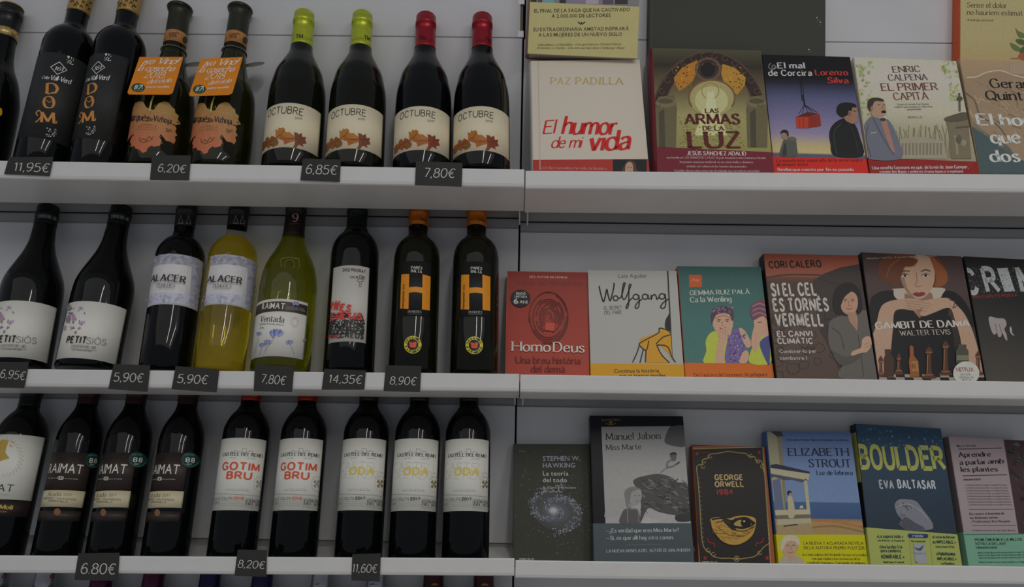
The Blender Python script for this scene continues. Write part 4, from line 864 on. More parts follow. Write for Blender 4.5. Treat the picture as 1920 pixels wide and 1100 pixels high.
S.t('LAS', 998, 584, 1066, 584, 22, dr, 'serifb'); S.t('ARMAS', 896, 640, 1178, 640, 50, dr, 'serifb'); S.t('DE LA', 986, 674, 1094, 674, 22, dr, 'serifb'); S.t('LUZ', 918, 762, 1184, 762, 80, dr, 'serifb')
S.build('cover_print', bk.root)
bd = bk.band(764, c(86, 24, 34), x=1000, ytop_r=776); S = bk.S(.0006); wt = c(158, 146, 140)
S.t('JESÚS SÁNCHEZ ADALID', 904, 800, 1208, 802, 20, wt, 'serifb')
for i, (tx, a, d_) in enumerate((('nos brinda en LAS ARMAS DE LA LUZ el gran encuentro entre historia y ficción:', 798, 1310), ('la genuina epopeya medieval, en un relato bello y dinámico,', 866, 1246), ('anclado con soltura en las fuentes documentales.', 900, 1212), ('Grandes obras como estas son el estímulo que necesita la sociedad»', 838, 1276))): S.t(tx, a, 818+i*22.5, d_, 820+i*22.5, 11, c(150, 130, 126), 'serif')
S.build('band_print', bd); bk.done('thick book showing golden church dome above a dark red band')

bk = Book(1, (1428, 105), (1596, 104), (1452, 322), (1630, 324), .022, (.012, .012, .013), crop=4, shave=.002)
mal = bk; S = bk.S()
bk.full(S, [(200, 880, c(60, 62, 78)), (250, 796, c(66, 66, 84)), (250, 786, c(152, 140, 92)), (250, 740, c(140, 128, 98)), (250, 690, c(112, 102, 124)), (250, 600, c(90, 86, 112)), (250, 500, c(64, 66, 92)), (250, 430, c(26, 28, 38)), (250, 400, (.010, .010, .012)), (200, 280, (.010, .010, .012))])
S.ring(78, 342, 20, 16, 5, c(90, 90, 88), 0, 250, 12); S.ring(84, 344, 9, 8, 5, c(90, 90, 88))
S.t('El mal', 108, 352, 248, 352, 28, WHITE, 'slab'); S.t('de Corcira', 60, 390, 284, 390, 28, WHITE, 'slab'); ro = c(150, 42, 36); S.t('Lorenzo', 302, 388, 470, 388, 28, ro, 'serifb'); S.t('Silva', 366, 428, 472, 430, 28, ro, 'serifb')
for x in (218, 228): S.ln([(x, 405), (x+8, 470), (x+12, 520)], 4, BLACK)
S.ln([(234, 490), (240, 520), (244, 545)], 8, BLACK); 
for x in (212, 232, 262, 285, 308): S.ln([(242, 540), (x, 590 if x < 250 else 580)], 2.5, BLACK)
S.pg([(197, 606), (262, 580), (322, 590), (328, 650), (258, 662), (202, 662)], c(140, 44, 26)); S.pg([(262, 600), (322, 594), (328, 650), (262, 662)], c(108, 34, 22)); S.pg([(197, 604), (258, 578), (322, 588), (262, 602)], c(70, 26, 20))
for x in (215, 235, 280, 300): S.ln([(x, 604), (x+3, 658)], 2, c(90, 28, 18))
# left figure
S.blob([(118, 804), (128, 740), (140, 718), (165, 708), (195, 722), (203, 760), (200, 804)], c(64, 66, 58)); S.blob([(128, 800), (136, 750), (146, 740), (150, 800)], c(40, 42, 38)); S.blob([(130, 715), (124, 700), (126, 685), (142, 676), (158, 686), (160, 706), (150, 722)], c(118, 92, 78)); S.blob([(118, 690), (124, 675), (142, 670), (158, 680), (160, 705), (152, 700), (148, 688), (130, 686)], (.02, .02, .02)); S.blob([(155, 712), (180, 705), (200, 716), (198, 728), (170, 724)], c(74, 76, 66))
# right figure
S.blob([(398, 804), (376, 740), (370, 690), (384, 650), (420, 620), (460, 612), (500, 640), (525, 700), (543, 804)], (.016, .017, .018)); S.ln([(410, 800), (394, 720), (400, 670), (432, 640)], 4, c(44, 46, 48), True); S.ln([(470, 640), (500, 700), (520, 790)], 3, c(40, 42, 44), True)
S.blob([(452, 620), (440, 590), (450, 560), (480, 540), (505, 548), (512, 570), (518, 592), (512, 602), (516, 615), (512, 632), (492, 640), (470, 632)], c(120, 88, 70)); S.blob([(408, 580), (412, 548), (435, 532), (470, 530), (505, 540), (508, 556), (490, 556), (482, 575), (470, 572), (464, 595), (440, 605), (425, 600)], (.018, .016, .015)); S.ell(474, 590, 7, 11, c(100, 70, 56)); S.ln([(492, 573), (506, 576)], 3, BLACK)
S.build('cover_print', bk.root)
bd = bk.band(808, c(168, 30, 20), x=100, ytop_r=806); S = bk.S(.0006); dk = c(96, 20, 16)
S.t('La novela más esperada de la serie negra', 100, 836, 540, 832, 15, dk, 'serifb'); S.t('de mayor éxito', 100, 856, 262, 854, 15, dk, 'serifb'); S.t('Bevilacqua cuenta por fin su pasado', 106, 882, 496, 882, 15, WHITE, 'serifb'); S.build('band_print', bd)
bk.done('dark book with hanging red crate, two men in profile and bright red band')

bk = Book(1, (1599, 112), (1792, 109), (1632, 325), (1833, 325), .026, c(150, 146, 130), crop=4)
primer = bk; S = bk.S()
bk.full(S, [(900, 880, c(112, 104, 86)), (900, 760, c(120, 114, 92)), (900, 660, c(130, 128, 104)), (900, 580, c(146, 142, 122)), (900, 400, c(152, 146, 136)), (900, 290, c(150, 146, 130))])
rd = random.Random(5)
for _ in range(150):
    x, y = (rd.uniform(500, 600), rd.uniform(320, 620)) if rd.random() < .5 else (rd.uniform(940, 1035), rd.uniform(305, 520))
    if x < 500+(y-310)*.11: continue
    if 600 < x and x < 950+abs(y-330)*.25: continue
    S.ell(x, y, rd.uniform(4, 14), rd.uniform(4, 10), rd.choice([c(118, 128, 78), c(132, 138, 96), c(104, 114, 66), c(140, 142, 110)]), rd.uniform(0, 3), 7, nl=_ % 10 == 0)
bw = c(84, 78, 68)
for i, (tx, xa, xb_, y, col) in enumerate((('ENRIC', 702, 842, 374, c(60, 52, 48)), ('CALPENA', 678, 880, 416, c(60, 52, 48)), ('EL PRIMER', 644, 934, 468, c(86, 50, 42)), ('CAPITÀ', 706, 886, 516, c(86, 50, 42)))): S.t(tx, xa, y, xb_, y-4, 30 if i < 2 else 36, col, 'serif')
for i in range(3): S.t(('Quan el somni d un home', 'esdevé una aventura col·lectiva', 'apassionant')[i], (722, 708, 772)[i], 543+i*13, (884, 903, 844)[i], 541+i*13, 9, c(90, 84, 76), 'serif')
S.t('NOVEL·LA', 778, 610, 850, 610, 10, c(90, 84, 76), 'serif')
for i in range(28): x = 730+i*11; S.ln([(x, 815), (x+rd.uniform(-8, 8), 730), (x+rd.uniform(-26, 26), 640+rd.uniform(0, 40))], 3, c(106, 98, 78), True, nl=i % 5 == 0)
S.pg([(728, 820), (734, 720), (800, 706), (880, 712), (960, 730), (975, 820)], c(122, 116, 98)); S.k += 1
for i in range(12): S.pg([(742+i*18, 800), (742+i*18, 740), (752+i*18, 738), (752+i*18, 800)], c(98, 92, 76), False)
S.pg([(1000, 820), (985, 680), (970, 625), (1000, 610), (1060, 600), (1085, 610), (1102, 820)], c(92, 84, 66)); S.blob([(962, 612), (1020, 590), (1070, 580), (1100, 605), (1060, 625), (990, 632)], c(70, 64, 50)); S.ln([(1042, 575), (1040, 480)], 10, c(74, 66, 52)); S.ell(1042, 510, 16, 12, c(64, 58, 46)); S.ln([(1020, 660), (1090, 655)], 10, c(70, 62, 50)); S.ln([(1020, 700), (1030, 800)], 14, c(112, 104, 84)); S.ell(1036, 720, 16, 22, c(74, 68, 54)); S.ell(1062, 738, 14, 18, c(112, 104, 84))
S.blob([(560, 818), (545, 740), (550, 650), (575, 610), (600, 596), (650, 604), (690, 640), (715, 700), (742, 818)], c(82, 84, 92)); S.pg([(632, 618), (665, 626), (710, 790), (690, 780), (655, 690)], c(128, 92, 76)); S.pg([(612, 604), (640, 618), (668, 616), (655, 600)], c(150, 146, 138)); S.ln([(595, 610), (640, 700), (700, 800)], 5, c(58, 60, 66), True); S.ln([(580, 690), (612, 684)], 4, c(140, 138, 134)); S.ell(645, 618, 16, 9, c(50, 44, 42)); S.ln([(570, 640), (560, 720), (585, 810)], 4, c(60, 62, 68), True)
S.blob([(592, 600), (576, 560), (582, 528), (615, 514), (648, 524), (660, 555), (662, 580), (650, 602), (618, 610)], c(132, 106, 86)); S.blob([(566, 548), (570, 520), (592, 507), (630, 508), (652, 520), (640, 526), (606, 524), (592, 550), (588, 575), (574, 570)], c(44, 38, 34)); S.ell(588, 562, 7, 12, c(116, 88, 70)); S.pg([(636, 576), (652, 570), (664, 580), (658, 586), (638, 586)], (.02, .018, .016)); S.ln([(618, 542), (632, 543)], 3, BLACK); S.ln([(645, 543), (658, 545)], 3, BLACK); S.ln([(642, 548), (646, 566)], 3, c(100, 76, 60))
S.build('cover_print', bk.root)
bd = bk.band(824, c(110, 26, 22), x=850, ytop_r=822); S = bk.S(.0006)
S.t('Una novel·la fascinant en què, de la mà de Joan Gamper,', 594, 874, 1090, 868, 16, WHITE, 'serifb'); S.t('coneix les llums i ombres d una època trepidant', 632, 892, 1062, 890, 13, WHITE, 'serifb'); S.ring(1100, 850, 8, 8, 2, c(140, 60, 50)); S.build('band_print', bd)
bk.done('pale book showing a moustached man in grey suit by a fountain')

bk = Book(1, (1797, 114), (2000, 116), (1838, 325), (2050, 330), .024, c(118, 102, 78), crop=4)
elhor = bk; S = bk.S()
bk.full(S, [(1200, 880, c(54, 66, 66)), (1200, 800, c(62, 72, 68)), (1200, 700, c(80, 84, 72)), (1200, 600, c(112, 98, 76)), (1200, 450, c(120, 102, 80)), (1200, 330, c(132, 112, 86))])
S.blob([(1040, 460), (1060, 410), (1110, 400), (1180, 375), (1250, 365), (1330, 390), (1400, 400), (1400, 900), (1300, 760), (1200, 700), (1110, 620), (1060, 540)], c(118, 100, 78)); S.ln([(1080, 400), (1130, 396), (1180, 374), (1250, 364), (1320, 386), (1375, 400)], 6, c(150, 142, 126), True)
rd = random.Random(8)
for i in range(60): x, y = rd.uniform(1060, 1375), rd.uniform(410, 720); S.ln([(x, y), (x+rd.uniform(10, 30), y+rd.uniform(8, 30)), (x+rd.uniform(20, 60), y+rd.uniform(10, 50))], rd.uniform(2, 6), rd.choice([c(142, 126, 100), c(96, 82, 64), c(128, 112, 88)]), True, nl=i % 10 == 0)
S.ln([(1060, 470), (1120, 520), (1150, 600), (1230, 640), (1280, 700)], 8, c(84, 74, 60), True)
S.pg([(1085, 640), (1180, 700), (1250, 760), (1300, 800), (1375, 830), (1375, 892), (1132, 892)], c(56, 68, 68)); S.pg([(1300, 330), (1375, 330), (1375, 385), (1300, 380)], c(128, 112, 92))
S.t('Gerard', 1204, 452, 1450, 456, 44, (.02, .02, .02), 'serif'); S.t('Quintana', 1184, 514, 1500, 518, 44, (.02, .02, .02), 'serif'); wt = c(165, 160, 150)
S.t('El home', 1142, 645, 1520, 650, 56, wt, 'serifb'); S.t('que', 1212, 738, 1362, 738, 60, wt, 'serifb'); S.t('dos', 1208, 834, 1360, 834, 56, wt, 'serifb')
S.build('cover_print', bk.root); bk.done('brown rocky cover fading to teal, cut by the right edge, top row')

# books resting on the tops of the row below
top_y = humor.e+humor.H*math.sin(AL)
zt = (humor.M @ Vector((humor.W/2, 0, humor.H))).z+.0005
bk = Book(1, (998, -150), (1206, -150), (990, 104), (1191, 103), .026, c(118, 106, 96), al=math.radians(1.5), e0=top_y-.010, zb=zt, hard=True, round_spine=True, spine=c(92, 66, 54))
S = bk.S(); bk.full(S, [(1090, 104, c(96, 86, 82)), (1090, -20, c(92, 92, 96)), (1090, -150, c(110, 112, 120))])
for (x, w_, col) in ((1000, 12, c(26, 24, 28)), (1014, 10, c(60, 48, 44)), (1028, 22, c(84, 118, 122)), (1055, 12, c(22, 24, 30)), (1080, 26, c(98, 88, 104)), (1110, 24, c(128, 116, 128)), (1140, 20, c(60, 50, 62)), (1165, 24, c(28, 22, 22))): S.pg([(x-w_/2, 8), (x-w_/2-1, -60), (x+w_/2+1, -60), (x+w_/2, 8)], col)
S.build('cover_print', bk.root)
bd = bk.band(8, c(142, 134, 88), x=1090); S = bk.S(.0006); S.crop = CR[3]; k = (.03, .028, .02)
S.t('EL FINAL DE LA SAGA QUE HA CAUTIVADO', 115, 66, 608, 58, 19, k, 'bold'); S.t('A 2.000.000 DE LECTORES', 204, 92, 508, 88, 19, k, 'bold'); S.t('SU EXTRAORDINARIA AMISTAD INSPIRARÁ', 110, 162, 602, 156, 19, c(52, 48, 34), 'bold'); S.t('A LAS MUJERES DE UN NUEVO SIGLO', 136, 189, 568, 185, 19, c(52, 48, 34), 'bold')
for x_, w_ in ((340, -8), (358, 0), (376, 8)): S.ln([(358+w_*.3, 126), (x_, 114)], 6, k)
S.t('«Maravillosa.» La Repubblica   «Una gran historia.» Christine Koburg', 134, 236, 562, 232, 10, c(80, 76, 56), 'ital'); S.t('«Emociona.» La Stampa   «Una serie que hace vibrar.» Hamburger Abend', 128, 252, 580, 252, 10, c(80, 76, 56), 'ital')
S.build('band_print', bd); bk.done('book with wide pale yellow text band resting on the white hardback')

zt = min((armas.M @ Vector((armas.W*.9, 0, armas.H))).z, (mal.M @ Vector((mal.W/2, 0, mal.H))).z)-.009
ye = max(armas.e+armas.H*math.sin(AL), mal.e+mal.H*math.sin(AL))
zt2 = (armas.M @ Vector((armas.W/2, armas.t, armas.H))).z+.0008
bk = Book(1, (1220, -230), (1549, -230), (1217, 95), (1547.5, 95), .020, c(60, 60, 55), al=math.radians(2), e0=ye+.004, zb=zt2, hard=True, spine=(.02, .018, .017), coverm=mat('matte_grey_cover', c(45, 45, 40), .75))
S = bk.S(); S.speck(5, 1528, 30, 1538, 48, 1.6, [c(120, 118, 112)], 2); S.speck(2, 1515, 92, 1519, 97, 1.6, [c(130, 128, 120)], 2); S.ln([(1224, -200), (1222, 94)], 1, c(50, 50, 46)); S.build('cover_print', bk.root)
bk.done('large plain dark grey book standing behind the dome cover and the red crate cover')

zt2 = (elhor.M @ Vector((elhor.W/2, elhor.t*.5, elhor.H))).z+.0008; ye = elhor.e+elhor.H*math.sin(AL)
bk = Book(1, (1797, -200), (2010, -200), (1800, 110), (2006, 110), .020, c(140, 132, 92), al=math.radians(1.5), e0=ye+.002, zb=zt2, spine=c(150, 62, 28), crop=4)
S = bk.S(); bk.full(S, [(1200, 310, c(138, 120, 82)), (1200, 200, c(138, 128, 88)), (1200, 0, c(142, 134, 96))])
k = c(70, 56, 40); S.t('Joan Margarit', 1082, -10, 1335, -8, 26, k, 'serif'); S.t('Sense el dolor', 1082, 38, 1286, 42, 26, k, 'serif'); S.t('no hauríem estimat', 1082, 76, 1368, 80, 26, k, 'serif'); S.t('Antologia personal', 1080, 108, 1216, 110, 12, k, 'ital')
g1, g2 = c(78, 88, 50), c(60, 72, 42)
for pts, g in (([(1330, 145), (1345, 160), (1372, 172), (1385, 190), (1372, 196), (1345, 190)], g1), ([(1330, 205), (1360, 202), (1385, 215), (1390, 232), (1360, 232), (1340, 222)], g2), ([(1302, 222), (1325, 228), (1352, 245), (1358, 262), (1335, 264), (1312, 250)], g1), ([(1352, 258), (1372, 240), (1395, 250), (1380, 270), (1358, 280)], g2)): S.blob(pts, g)
S.ln([(1390, 130), (1380, 220), (1360, 285)], 4, g2, True); S.ell(1375, 292, 32, 20, c(130, 66, 44)); S.ell(1330, 302, 26, 4, c(104, 92, 66))
S.build('cover_print', bk.root)
S = Surf(bk.M @ Matrix.Translation((-.0006, 0, 0)) @ Matrix.Rotation(math.radians(-90), 4, 'Z'))
bk.done('pale cover with orange spine and green leaves, cut by the top right corner')

# ===== middle row
bk = Book(2, (952, 508), (1102, 510.5), (947.6, 700.6), (1106.5, 702), .020, c(142, 52, 38), crop=7); S = bk.S(); wt = c(165, 155, 145); dk = c(82, 26, 20)
bk.full(S, [(250, 800, c(128, 46, 32)), (250, 500, c(116, 38, 26)), (250, 260, c(102, 33, 25))])  # red lowered, darkest at the top: shelf shade put into the colour
S.t('DE L AUTOR DE SÀPIENS', 153, 291, 358, 295, 12, c(158, 130, 110), 'bold'); S.t('YUVAL NOAH HARARI', 72, 330, 440, 336, 24, dk, 'sans')
rd = random.Random(2)
for i, q in enumerate(range(0, 14)):
    r_ = 10+q*8.2
    for j in range(5): a0 = rd.uniform(0, 360); S.ring(256, 500+q*.8, min(r_, 106), min(r_*1.3, 140), 3, (.055, .018, .014), a0, a0+rd.uniform(40, 110), 12)
S.pg([(240, 536), (290, 538), (284, 582), (236, 578)], c(146, 54, 40))
S.ell(104, 405, 53, 47, (.016, .014, .014), n=32); S.t('EDICIÓ', 80, 385, 132, 386, 13, WHITE, 'black'); S.t('LIMITADA', 72, 401, 140, 402, 12, WHITE, 'black'); S.t('6', 66, 434, 92, 434, 30, WHITE, 'black'); S.t('.95€', 94, 432, 144, 434, 16, WHITE, 'black')
S.t('Homo', 60, 690, 268, 694, 52, wt, 'serif'); S.t('Deus', 284, 694, 452, 698, 52, wt, 'serif'); S.t('Una breu història', 80, 754, 430, 758, 34, dk, 'serif'); S.t('del demà', 162, 802, 346, 804, 34, dk, 'serif')
S.build('cover_print', bk.root); bk.done('red paperback with a dark fingerprint and white lettering, leftmost of the middle row')

bk = Book(2, (1103.5, 508), (1269, 506), (1108.5, 703), (1284, 705), .024, c(158, 152, 145), crop=7, coverm=m_shaded_white_cover, spine=c(150, 144, 136)); S = bk.S(); k = (.02, .018, .018); mus = c(172, 112, 14)
S.t('Laia Aguilar', 636, 291, 790, 290, 22, c(60, 60, 60), 'sans')
def L(pts, w=7): S.ln(pts, w, k, True)
L([(533, 335), (532, 345), (540, 380), (553, 420), (562, 400), (572, 355), (578, 380), (590, 415), (602, 380), (612, 330), (608, 320)], 8)
S.ring(620, 402, 13, 13, 7, k); L([(636, 402), (650, 395), (665, 345), (672, 322), (662, 325), (655, 380), (662, 408), (676, 398), (698, 345), (704, 330), (694, 330), (692, 380), (690, 440), (680, 458), (678, 445), (696, 415), (712, 400)], 7)
S.ring(730, 395, 15, 14, 7, k); L([(746, 384), (748, 410), (746, 445), (734, 458), (726, 448), (740, 425), (764, 406)], 7); S.ring(780, 394, 15, 14, 7, k); L([(796, 382), (798, 404), (808, 404)], 7); L([(812, 384), (814, 408), (818, 392), (830, 382), (840, 392), (844, 408), (856, 396)], 7); S.ring(872, 392, 15, 15, 7, k); L([(888, 378), (892, 410), (890, 445), (876, 458), (864, 448), (880, 425), (908, 406)], 7)
S.t('EL SECRET', 558, 464, 655, 461, 18, k, 'hand'); S.t('DEL PARE', 560, 490, 655, 487, 18, k, 'hand')
S.ln([(902, 246), (918, 560), (926, 730)], 7, k)
S.blob([(888, 560), (890, 525), (902, 500), (917, 488), (920, 590), (905, 585)], k)
S.pg([(800, 630), (745, 655), (755, 620), (850, 590), (858, 565), (918, 582), (928, 740), (905, 700), (870, 665), (842, 655), (868, 700), (908, 752), (782, 752), (788, 690), (770, 682), (750, 655)], mus)
for q in ([(748, 656), (760, 640), (850, 592), (858, 565), (900, 576), (918, 592)], [(748, 656), (785, 685), (800, 632)], [(785, 680), (782, 750)], [(748, 660), (735, 700), (712, 750)], [(770, 680), (752, 752)], [(840, 650), (875, 615), (920, 600)], [(842, 655), (870, 710), (912, 752)], [(845, 655), (900, 665), (925, 720), (945, 750)]): L(q, 6)
S.build('cover_print', bk.root); bd = bk.band(758, c(168, 114, 18), x=700); S = bk.S(.0006); S.t('Continua la història', 612, 806, 856, 804, 20, k, 'bold'); S.t('que va trencar motlles', 640, 830, 890, 830, 20, k, 'bold'); S.build('band_print', bd)
bk.done('white paperback with brush title and a stooping figure in mustard')

bk = Book(2, (1272, 502), (1430, 497), (1286, 705), (1456.5, 708), .022, c(52, 90, 84), crop=7, shave=.003, spine=c(120, 50, 24)); S = bk.S()
bk.full(S, [(1200, 800, c(52, 88, 82)), (1200, 520, c(48, 84, 79)), (1200, 240, c(36, 68, 64))])
S.pg([(1018, 275), (1088, 277), (1088, 340), (1020, 342)], c(150, 66, 26)); S.t('Proa', 1034, 312, 1074, 310, 16, c(160, 130, 110), 'script'); wt = c(165, 160, 145)
S.t('GEMMA RUIZ PALÀ', 1024, 385, 1350, 378, 24, wt, 'serif'); S.t('Ca la Wenling', 1026, 424, 1250, 420, 28, wt, 'serif')
fl_, sk, hr = c(138, 146, 48), c(152, 120, 98), c(60, 42, 56)
S.blob([(1100, 752), (1112, 690), (1108, 640), (1125, 600), (1158, 580), (1190, 600), (1230, 640), (1225, 752)], fl_); S.blob([(1215, 752), (1225, 640), (1250, 580), (1300, 565), (1330, 600), (1320, 680), (1300, 752)], c(86, 70, 112)); S.blob([(1290, 565), (1318, 575), (1345, 620), (1360, 655), (1330, 670), (1305, 620)], sk)
S.blob([(1176, 640), (1186, 590), (1200, 570), (1240, 570), (1248, 590), (1210, 660), (1205, 750), (1160, 752)], sk); S.blob([(1145, 540), (1150, 490), (1175, 462), (1215, 458), (1250, 480), (1258, 530), (1246, 580), (1210, 600), (1170, 590)], sk)
S.blob([(1142, 545), (1136, 495), (1155, 460), (1190, 445), (1230, 448), (1258, 475), (1260, 520), (1248, 522), (1238, 492), (1205, 484), (1168, 492), (1152, 520)], hr); S.speck(60, 1145, 450, 1255, 482, 5, [c(96, 70, 96), c(130, 96, 110), c(40, 30, 44)], 3); S.ln([(1160, 512), (1205, 496), (1248, 512)], 5, c(120, 90, 60), True)
for x in (1180, 1226): S.ln([(x-12, 522), (x, 517), (x+12, 521)], 3.5, BLACK, True); S.ell(x, 527, 6, 3, BLACK)
S.ln([(1200, 528), (1196, 548), (1206, 552)], 2.5, c(110, 80, 62), True); S.ln([(1184, 562), (1200, 570), (1218, 560)], 4, c(110, 40, 38), True); S.blob([(1172, 600), (1180, 575), (1200, 568), (1232, 562), (1244, 580), (1225, 610), (1195, 620)], sk)
for k_ in (1188, 1202, 1218): S.ln([(k_, 572), (k_-4, 602)], 2, c(110, 80, 64))
S.speck(160, 1228, 590, 1322, 745, 5, [c(60, 50, 92), c(128, 112, 140), c(96, 84, 124)], 6)
S.blob([(1345, 752), (1362, 660), (1380, 590), (1420, 570), (1460, 620), (1460, 752)], fl_); S.blob([(1355, 640), (1366, 570), (1380, 550), (1410, 570), (1400, 640), (1375, 700)], sk); S.blob([(1372, 560), (1370, 510), (1400, 480), (1445, 470), (1450, 600), (1410, 610), (1385, 590)], sk); S.blob([(1372, 520), (1350, 490), (1358, 440), (1395, 415), (1445, 415), (1450, 520), (1420, 500), (1392, 510)], c(90, 52, 62))
for y in (440, 465, 490): S.ln([(1362, y+8), (1400, y-8), (1445, y+10)], 6, c(120, 96, 110), True)
S.ln([(1392, 535), (1412, 532)], 3.5, BLACK); S.blob([(1400, 650), (1440, 610), (1455, 620), (1455, 752), (1440, 752)], c(50, 54, 100)); S.blob([(1290, 752), (1306, 700), (1330, 685), (1342, 710), (1330, 752)], sk)
S.build('cover_print', bk.root); bd = bk.band(754, c(162, 78, 20), x=1200); S = bk.S(.0006); S.t('De l autora del fenomen Argelagues', 1046, 828, 1444, 824, 19, c(80, 40, 20), 'serif'); S.build('band_print', bd)
bk.done('teal cover with two girls in yellow jackets above an orange band')

bk = Book(2, (1426, 477), (1615.5, 477), (1457, 708.5), (1647, 709.6), .022, c(76, 58, 46), crop=8, shave=.006, spine=(.02, .018, .016)); S = bk.S()
bk.full(S, [(300, 830, c(60, 46, 38)), (300, 600, c(66, 50, 42)), (300, 330, c(58, 42, 34)), (300, 292, c(80, 50, 38)), (300, 284, c(112, 66, 48)), (300, 240, c(118, 62, 44)), (300, 160, c(104, 50, 36))])
S.pg([(345, 275), (450, 235), (560, 215), (565, 232), (662, 838), (470, 838), (330, 560), (300, 310)], c(44, 38, 36)); S.ln([(560, 225), (600, 420), (640, 640)], 3, c(28, 26, 26)); S.ln([(330, 295), (470, 340), (580, 360)], 3, c(30, 26, 24))
for (a, b_, d) in (((50, 290), (160, 275), (340, 276)),): S.ln([a, b_, d], 10, c(64, 40, 30), True)
rd = random.Random(11); cells = [(rd.uniform(70, 480), rd.uniform(420, 830)) for _ in range(46)]
for i, (x, y) in enumerate(cells):
    n_ = rd.randint(5, 7); r_ = rd.uniform(22, 44); P_ = [(x+r_*math.cos(j*2*math.pi/n_+.3)*rd.uniform(.8, 1.2), y+r_*.8*math.sin(j*2*math.pi/n_+.3)*rd.uniform(.8, 1.2)) for j in range(n_)]
    S.ln(P_+[P_[0]], 3, c(34, 26, 22), nl=i % 8 == 0)
S.t('CORI CALERO', 66, 238, 350, 232, 34, (.02, .014, .012), 'heavy'); w1 = c(148, 144, 136)
S.t('SI EL CEL', 82, 388, 322, 384, 62, w1, 'block'); S.t('ES TORNÉS', 92, 470, 390, 468, 62, w1, 'block'); S.t('VERMELL', 104, 552, 358, 550, 62, w1, 'block'); S.speck(240, 85, 330, 385, 550, 2.4, [c(80, 60, 50)], 5)
S.t('EL CANVI', 110, 610, 300, 608, 28, w1, 'heavy'); S.t('CLIMÀTIC', 112, 648, 302, 648, 28, w1, 'heavy'); S.t('Conèixer-lo per', 120, 700, 320, 698, 20, w1, 'bold'); S.t('combatre l', 122, 736, 268, 736, 20, w1, 'bold')
S.blob([(385, 560), (400, 520), (470, 490), (520, 470), (590, 470), (625, 520), (662, 838), (460, 838), (440, 800), (480, 740), (410, 700), (385, 640)], c(72, 68, 62)); S.blob([(415, 470), (410, 400), (430, 345), (480, 318), (530, 330), (560, 380), (570, 450), (560, 480), (520, 500), (450, 495)], (.018, .015, .014)); S.blob([(452, 440), (455, 395), (480, 372), (520, 370), (542, 400), (542, 450), (520, 490), (485, 490), (460, 470)], c(140, 108, 88)); S.pg([(485, 480), (535, 480), (545, 520), (540, 580), (500, 530)], c(128, 98, 80))
S.blob([(450, 445), (450, 390), (475, 362), (520, 358), (500, 372), (470, 400)], (.018, .015, .014))
for x in (477, 516): S.ln([(x-9, 410), (x+9, 409)], 3, BLACK); S.ell(x, 418, 5, 3, BLACK)
S.ln([(496, 415), (492, 440), (502, 444)], 2.5, c(100, 74, 60), True); S.ln([(482, 458), (498, 462), (516, 457)], 3.5, c(112, 52, 46), True); S.ln([(545, 600), (560, 700), (575, 830)], 3, c(48, 44, 42), True)
S.blob([(405, 690), (480, 720), (550, 690), (580, 640), (600, 660), (560, 720), (500, 760), (440, 760)], c(60, 56, 52)); S.blob([(560, 700), (510, 715), (515, 690), (560, 670), (568, 625), (600, 608), (620, 630), (612, 670), (590, 695)], c(146, 116, 96)); S.ln([(578, 655), (612, 640)], 2.5, c(110, 84, 68)); S.ln([(580, 672), (614, 656)], 2.5, c(110, 84, 68)); S.ln([(400, 560), (450, 600), (470, 680)], 3, c(52, 48, 46), True)
S.build('cover_print', bk.root); bk.done('brown cracked earth cover with white distressed title and woman in grey shirt')

bk = Book(2, (1617, 479), (1802, 474.5), (1647.5, 710), (1848, 713.7), .020, c(40, 34, 32), crop=8, spine=(.02, .018, .018)); S = bk.S()
bk.full(S, [(900, 850, c(30, 26, 24)), (900, 600, c(36, 30, 30)), (900, 350, c(58, 44, 42)), (900, 160, c(50, 36, 36))])
sk = c(138, 112, 92); sk2 = c(112, 86, 68); blk = (.012, .011, .012)
S.blob([(610, 430), (640, 380), (720, 360), (860, 400), (1020, 360), (1100, 390), (1160, 480), (1185, 560), (1120, 520), (1080, 450), (1040, 440), (1000, 760), (740, 760), (740, 460), (690, 450), (620, 560)], blk)
S.pg([(735, 500), (1050, 500), (1090, 830), (730, 830)], blk)
h1 = c(74, 40, 24); S.blob([(655, 260), (665, 200), (720, 165), (820, 155), (930, 160), (1000, 200), (1035, 280), (1020, 330), (960, 345), (950, 300), (920, 220), (830, 200), (770, 270), (760, 320), (700, 310), (665, 290)], h1)
S.blob([(740, 360), (752, 350), (1000, 345), (1004, 380), (980, 410), (900, 440), (790, 420), (745, 395)], c(140, 130, 118)); S.blob([(800, 375), (860, 400), (940, 370), (940, 430), (820, 430)], c(104, 80, 64)); S.pg([(800, 420), (960, 420), (880, 510)], sk2)
S.blob([(775, 290), (772, 230), (800, 180), (860, 165), (925, 175), (958, 220), (962, 290), (948, 345), (915, 390), (875, 408), (835, 390), (800, 350)], sk); S.blob([(775, 290), (770, 230), (790, 190), (820, 180), (800, 230), (800, 300), (815, 350), (850, 398), (820, 382), (790, 335)], sk2)
S.blob([(700, 300), (690, 230), (720, 180), (800, 158), (880, 158), (850, 175), (870, 200), (850, 230), (800, 235), (785, 265), (772, 300), (770, 330), (735, 335)], h1); S.blob([(930, 170), (975, 200), (1030, 270), (1020, 325), (965, 340), (970, 290), (950, 220)], c(104, 58, 30)); S.ln([(820, 175), (870, 195), (845, 228), (800, 232)], 6, c(124, 74, 40), True); S.ln([(700, 290), (720, 230), (770, 190)], 5, c(106, 62, 34), True)
for x, s_ in ((800, -1), (912, 1)): S.ln([(x-24, 258), (x, 248 if s_ > 0 else 254), (x+26, 256)], 6, c(60, 34, 26), True); S.blob([(x-20, 280), (x-4, 272), (x+18, 277), (x+6, 287), (x-10, 288)], c(150, 140, 130)); S.ell(x, 280, 8, 7, BLACK); S.ln([(x-22, 280), (x-2, 270), (x+20, 276)], 4, BLACK, True)
